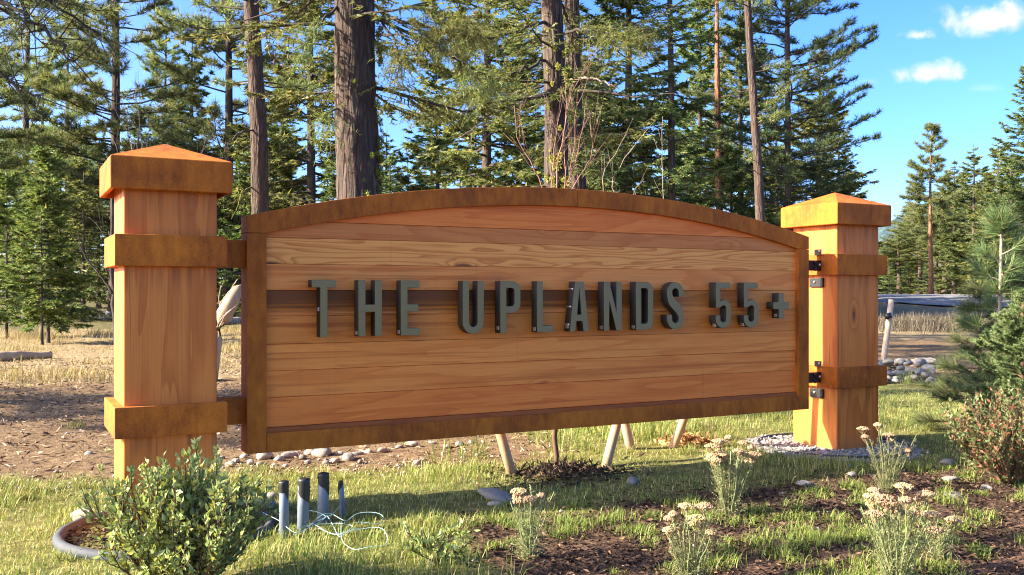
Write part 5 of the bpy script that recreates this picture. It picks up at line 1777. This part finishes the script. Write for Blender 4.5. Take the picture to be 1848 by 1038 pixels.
def mulch_tuft(x, y, dp):
    di, dr, mu, gr, fo = zones(x, y)
    return mu * (.25 + .9 * ss(.45, .6, fbm(x * 1.8, y * 1.8, 11.)))


v, t = tuft_field(1250, (.2, 6.5, -2.4, -.2), mulch_tuft, (60, 150), .035, .028, .072, 1002)
link('grass_tufts', mesh_np('grass_tufts', v, t), MAT['tuft'], kind='stuff', label='bright green grass tufts sprouting through the mulch bed', cat='grass')


def lawn_tuft(x, y, dp):
    di, dr, mu, gr, fo = zones(x, y)
    ring = np.hypot(x - .18, y + .03) < .5
    return np.clip((1 - di) * (1 - mu) * (1 - gr) * (1 - dr), 0, 1) * ss(.48, .62, fbm(x * 1.5, y * 1.5, 21.)) * (~ring) * keep_out(x, y) + .02 * di


v, t = tuft_field(2200, (-1.6, 8, -2.4, 4.5), lawn_tuft, (30, 80), .035, .04, .10, 1003)
link('lawn_tufts', mesh_np('lawn_tufts', v, t), MAT['grass'], kind='stuff', label='longer grass clumps in the lawn', cat='grass')


def dry_w(x, y, dp):
    di, dr, mu, gr, fo = zones(x, y)
    return dr * (1 - .6 * fo) * np.clip(.15 + 1.4 * ss(.35, .65, fbm(x * .9, y * .9, 31.)), 0, 1)


q = np.random.default_rng(1004)
x, y = scatter(120000, -5, 14, 6.5, 23, dry_w, q)
n = len(x)
h = (.04 + .17 * ss(.40, .75, fbm(x * .6, y * .6, 41.))) * q.uniform(.5, 1.3, n)
v, t = grass_blades(x, y, gz(x, y) - .01, h, q.uniform(.006, .012, n), q.uniform(.15, .9, n), q)
link('dry_grass', mesh_np('dry_grass', v, t), MAT['dry'], kind='stuff', label='dry straw-coloured meadow grass behind the sign', cat='grass')

# tall weeds behind the sign and beside the right post
def weed_w(x, y, dp):
    return ((np.hypot((x - 3.2) / 1.6, (y - 1.15) / .35) < 1) * .8 + (np.hypot((x - 8.4) / 1.2, (y - 3.0) / .5) < 1) * 1.0 + (np.hypot((x - 6.6) / .8, (y - 2.3) / .4) < 1) * .8)


v, t = tuft_field(420, (1.5, 10, .6, 4.2), weed_w, (8, 22), .04, .10, .30, 1005, (.003, .006))
link('tall_weeds', mesh_np('tall_weeds', v, t), MAT['tuft'], kind='stuff', label='taller green weeds behind the sign and right post', cat='weeds')

# grey dry brush beside the road
bx_, by_ = at(1655, 25.5)
q = np.random.default_rng(1006)
n = 7000
px, py = bx_ + q.normal(0, 1.0, n) * RGT[0] * 1.0 + q.normal(0, .9, n) * FWD[0], by_ + q.normal(0, 1.0, n) * RGT[1] + q.normal(0, .9, n) * FWD[1]
v, t = grass_blades(px, py, gz(px, py), q.uniform(.12, .5, n) * (.5 + fbm(px * 1.5, py * 1.5, 3.)), q.uniform(.007, .014, n), q.uniform(.2, 1.1, n), q)
link('dry_brush', mesh_np('dry_brush', v, t), MAT['brush'], kind='stuff', label='grey dry brush beside the road at right', cat='brush')


# bark mulch, wood litter and gravel
def lie(n_try, rngxy, wf, lo, hi, seed, aspect=.35):
    q = np.random.default_rng(seed)
    x, y = scatter(n_try, *rngxy, wf, q)
    n = len(x)
    d = unit(rand_dir(n, q) * np.array([1, 1, .22]))
    ln = q.uniform(lo, hi, n)
    pos = np.stack([x, y, gz(x, y) + q.uniform(.004, .022, n)], -1) - d * (ln * .5)[:, None]
    return leaves(pos, d, ln, ln * aspect * q.uniform(.5, 1.3, n), q, .4)


def ringw(x, y):
    return (np.hypot(x - .18, y + .03) < .41) & ~((x > -.01) & (x < .41) & (y > -.01))


v, t = lie(90000, (-.4, 6.5, -2.4, .8), lambda x, y, dp: np.clip(zones(x, y)[2] * .8 + ringw(x, y) * .9, 0, 1), .009, .036, 1007)
link('bark_mulch', mesh_np('bark_mulch', v, t), MAT['chips'], kind='stuff', label='dark brown shredded bark mulch in the bed', cat='mulch')
v, t = lie(70000, (-3.5, 11, .8, 12), lambda x, y, dp: np.clip(zones(x, y)[0] * .55 * (1 - .5 * ss(6, 12, y)) + zones(x, y)[1] * .12, 0, 1), .02, .075, 1008, .22)
link('wood_litter', mesh_np('wood_litter', v, t), MAT['litter'], kind='stuff', label='scattered wood chips and sticks on the bare dirt', cat='litter')


def pebbles(n_try, rngxy, wf, lo, hi, seed):
    q = np.random.default_rng(seed)
    x, y = scatter(n_try, *rngxy, wf, q)
    n = len(x)
    r = q.uniform(lo, hi, n)
    o8 = np.array([[1, 0, 0], [-1, 0, 0], [0, 1, 0], [0, -1, 0], [0, 0, .7], [0, 0, -.7]])
    f8 = np.array([[0, 2, 4], [2, 1, 4], [1, 3, 4], [3, 0, 4], [2, 0, 5], [1, 2, 5], [3, 1, 5], [0, 3, 5]])
    th = q.uniform(0, 6.28, n)
    O = o8[None] * (1 + q.uniform(-.3, .3, (n, 6, 1)))
    c, s = np.cos(th)[:, None], np.sin(th)[:, None]
    V = np.stack([O[..., 0] * c - O[..., 1] * s, O[..., 0] * s + O[..., 1] * c, O[..., 2]], -1) * r[:, None, None]
    V += np.stack([x, y, gz(x, y) + r * .4], -1)[:, None]
    return V.reshape(-1, 3), (np.arange(n)[:, None, None] * 6 + f8[None]).reshape(-1, 3)


def grav_w(x, y, dp):
    di, dr, mu, gr, fo = zones(x, y)
    ring = ringw(x, y) & (x > .1)
    line = np.exp(-((y - (1.25 - .10 * x)) / .22) ** 2) * (x < 2.3) * .35
    return np.clip(gr + .8 * ring + .035 * di + line + .02 * mu, 0, 1) * keep_out(x, y)


v, t = pebbles(60000, (-3, 9, -1.6, 6), grav_w, .005, .015, 1009)
link('gravel', mesh_np('gravel', v, t), MAT['gravel'], kind='stuff', label='grey gravel around the right post and along the cobbles', cat='gravel')
x, y = on_ground(1010, 856)
q = np.random.default_rng(1010)
n = 1500
px, py = x + q.normal(0, .22, n), y + q.normal(0, .16, n)
hh = .05 * np.exp(-((px - x) ** 2 + (py - y) ** 2) / .06)
d = unit(rand_dir(n, q) * np.array([1, 1, .5]))
v, t = leaves(np.stack([px, py, gz(px, py) + hh * q.uniform(.2, 1, n)], -1), d, q.uniform(.02, .08, n), q.uniform(.006, .016, n), q)
link('mulch_mound', mesh_np('mulch_mound', v, t), MAT['chips'], kind='stuff', label='low mound of dry mulch round the red-twigged sapling stem', cat='mulch')
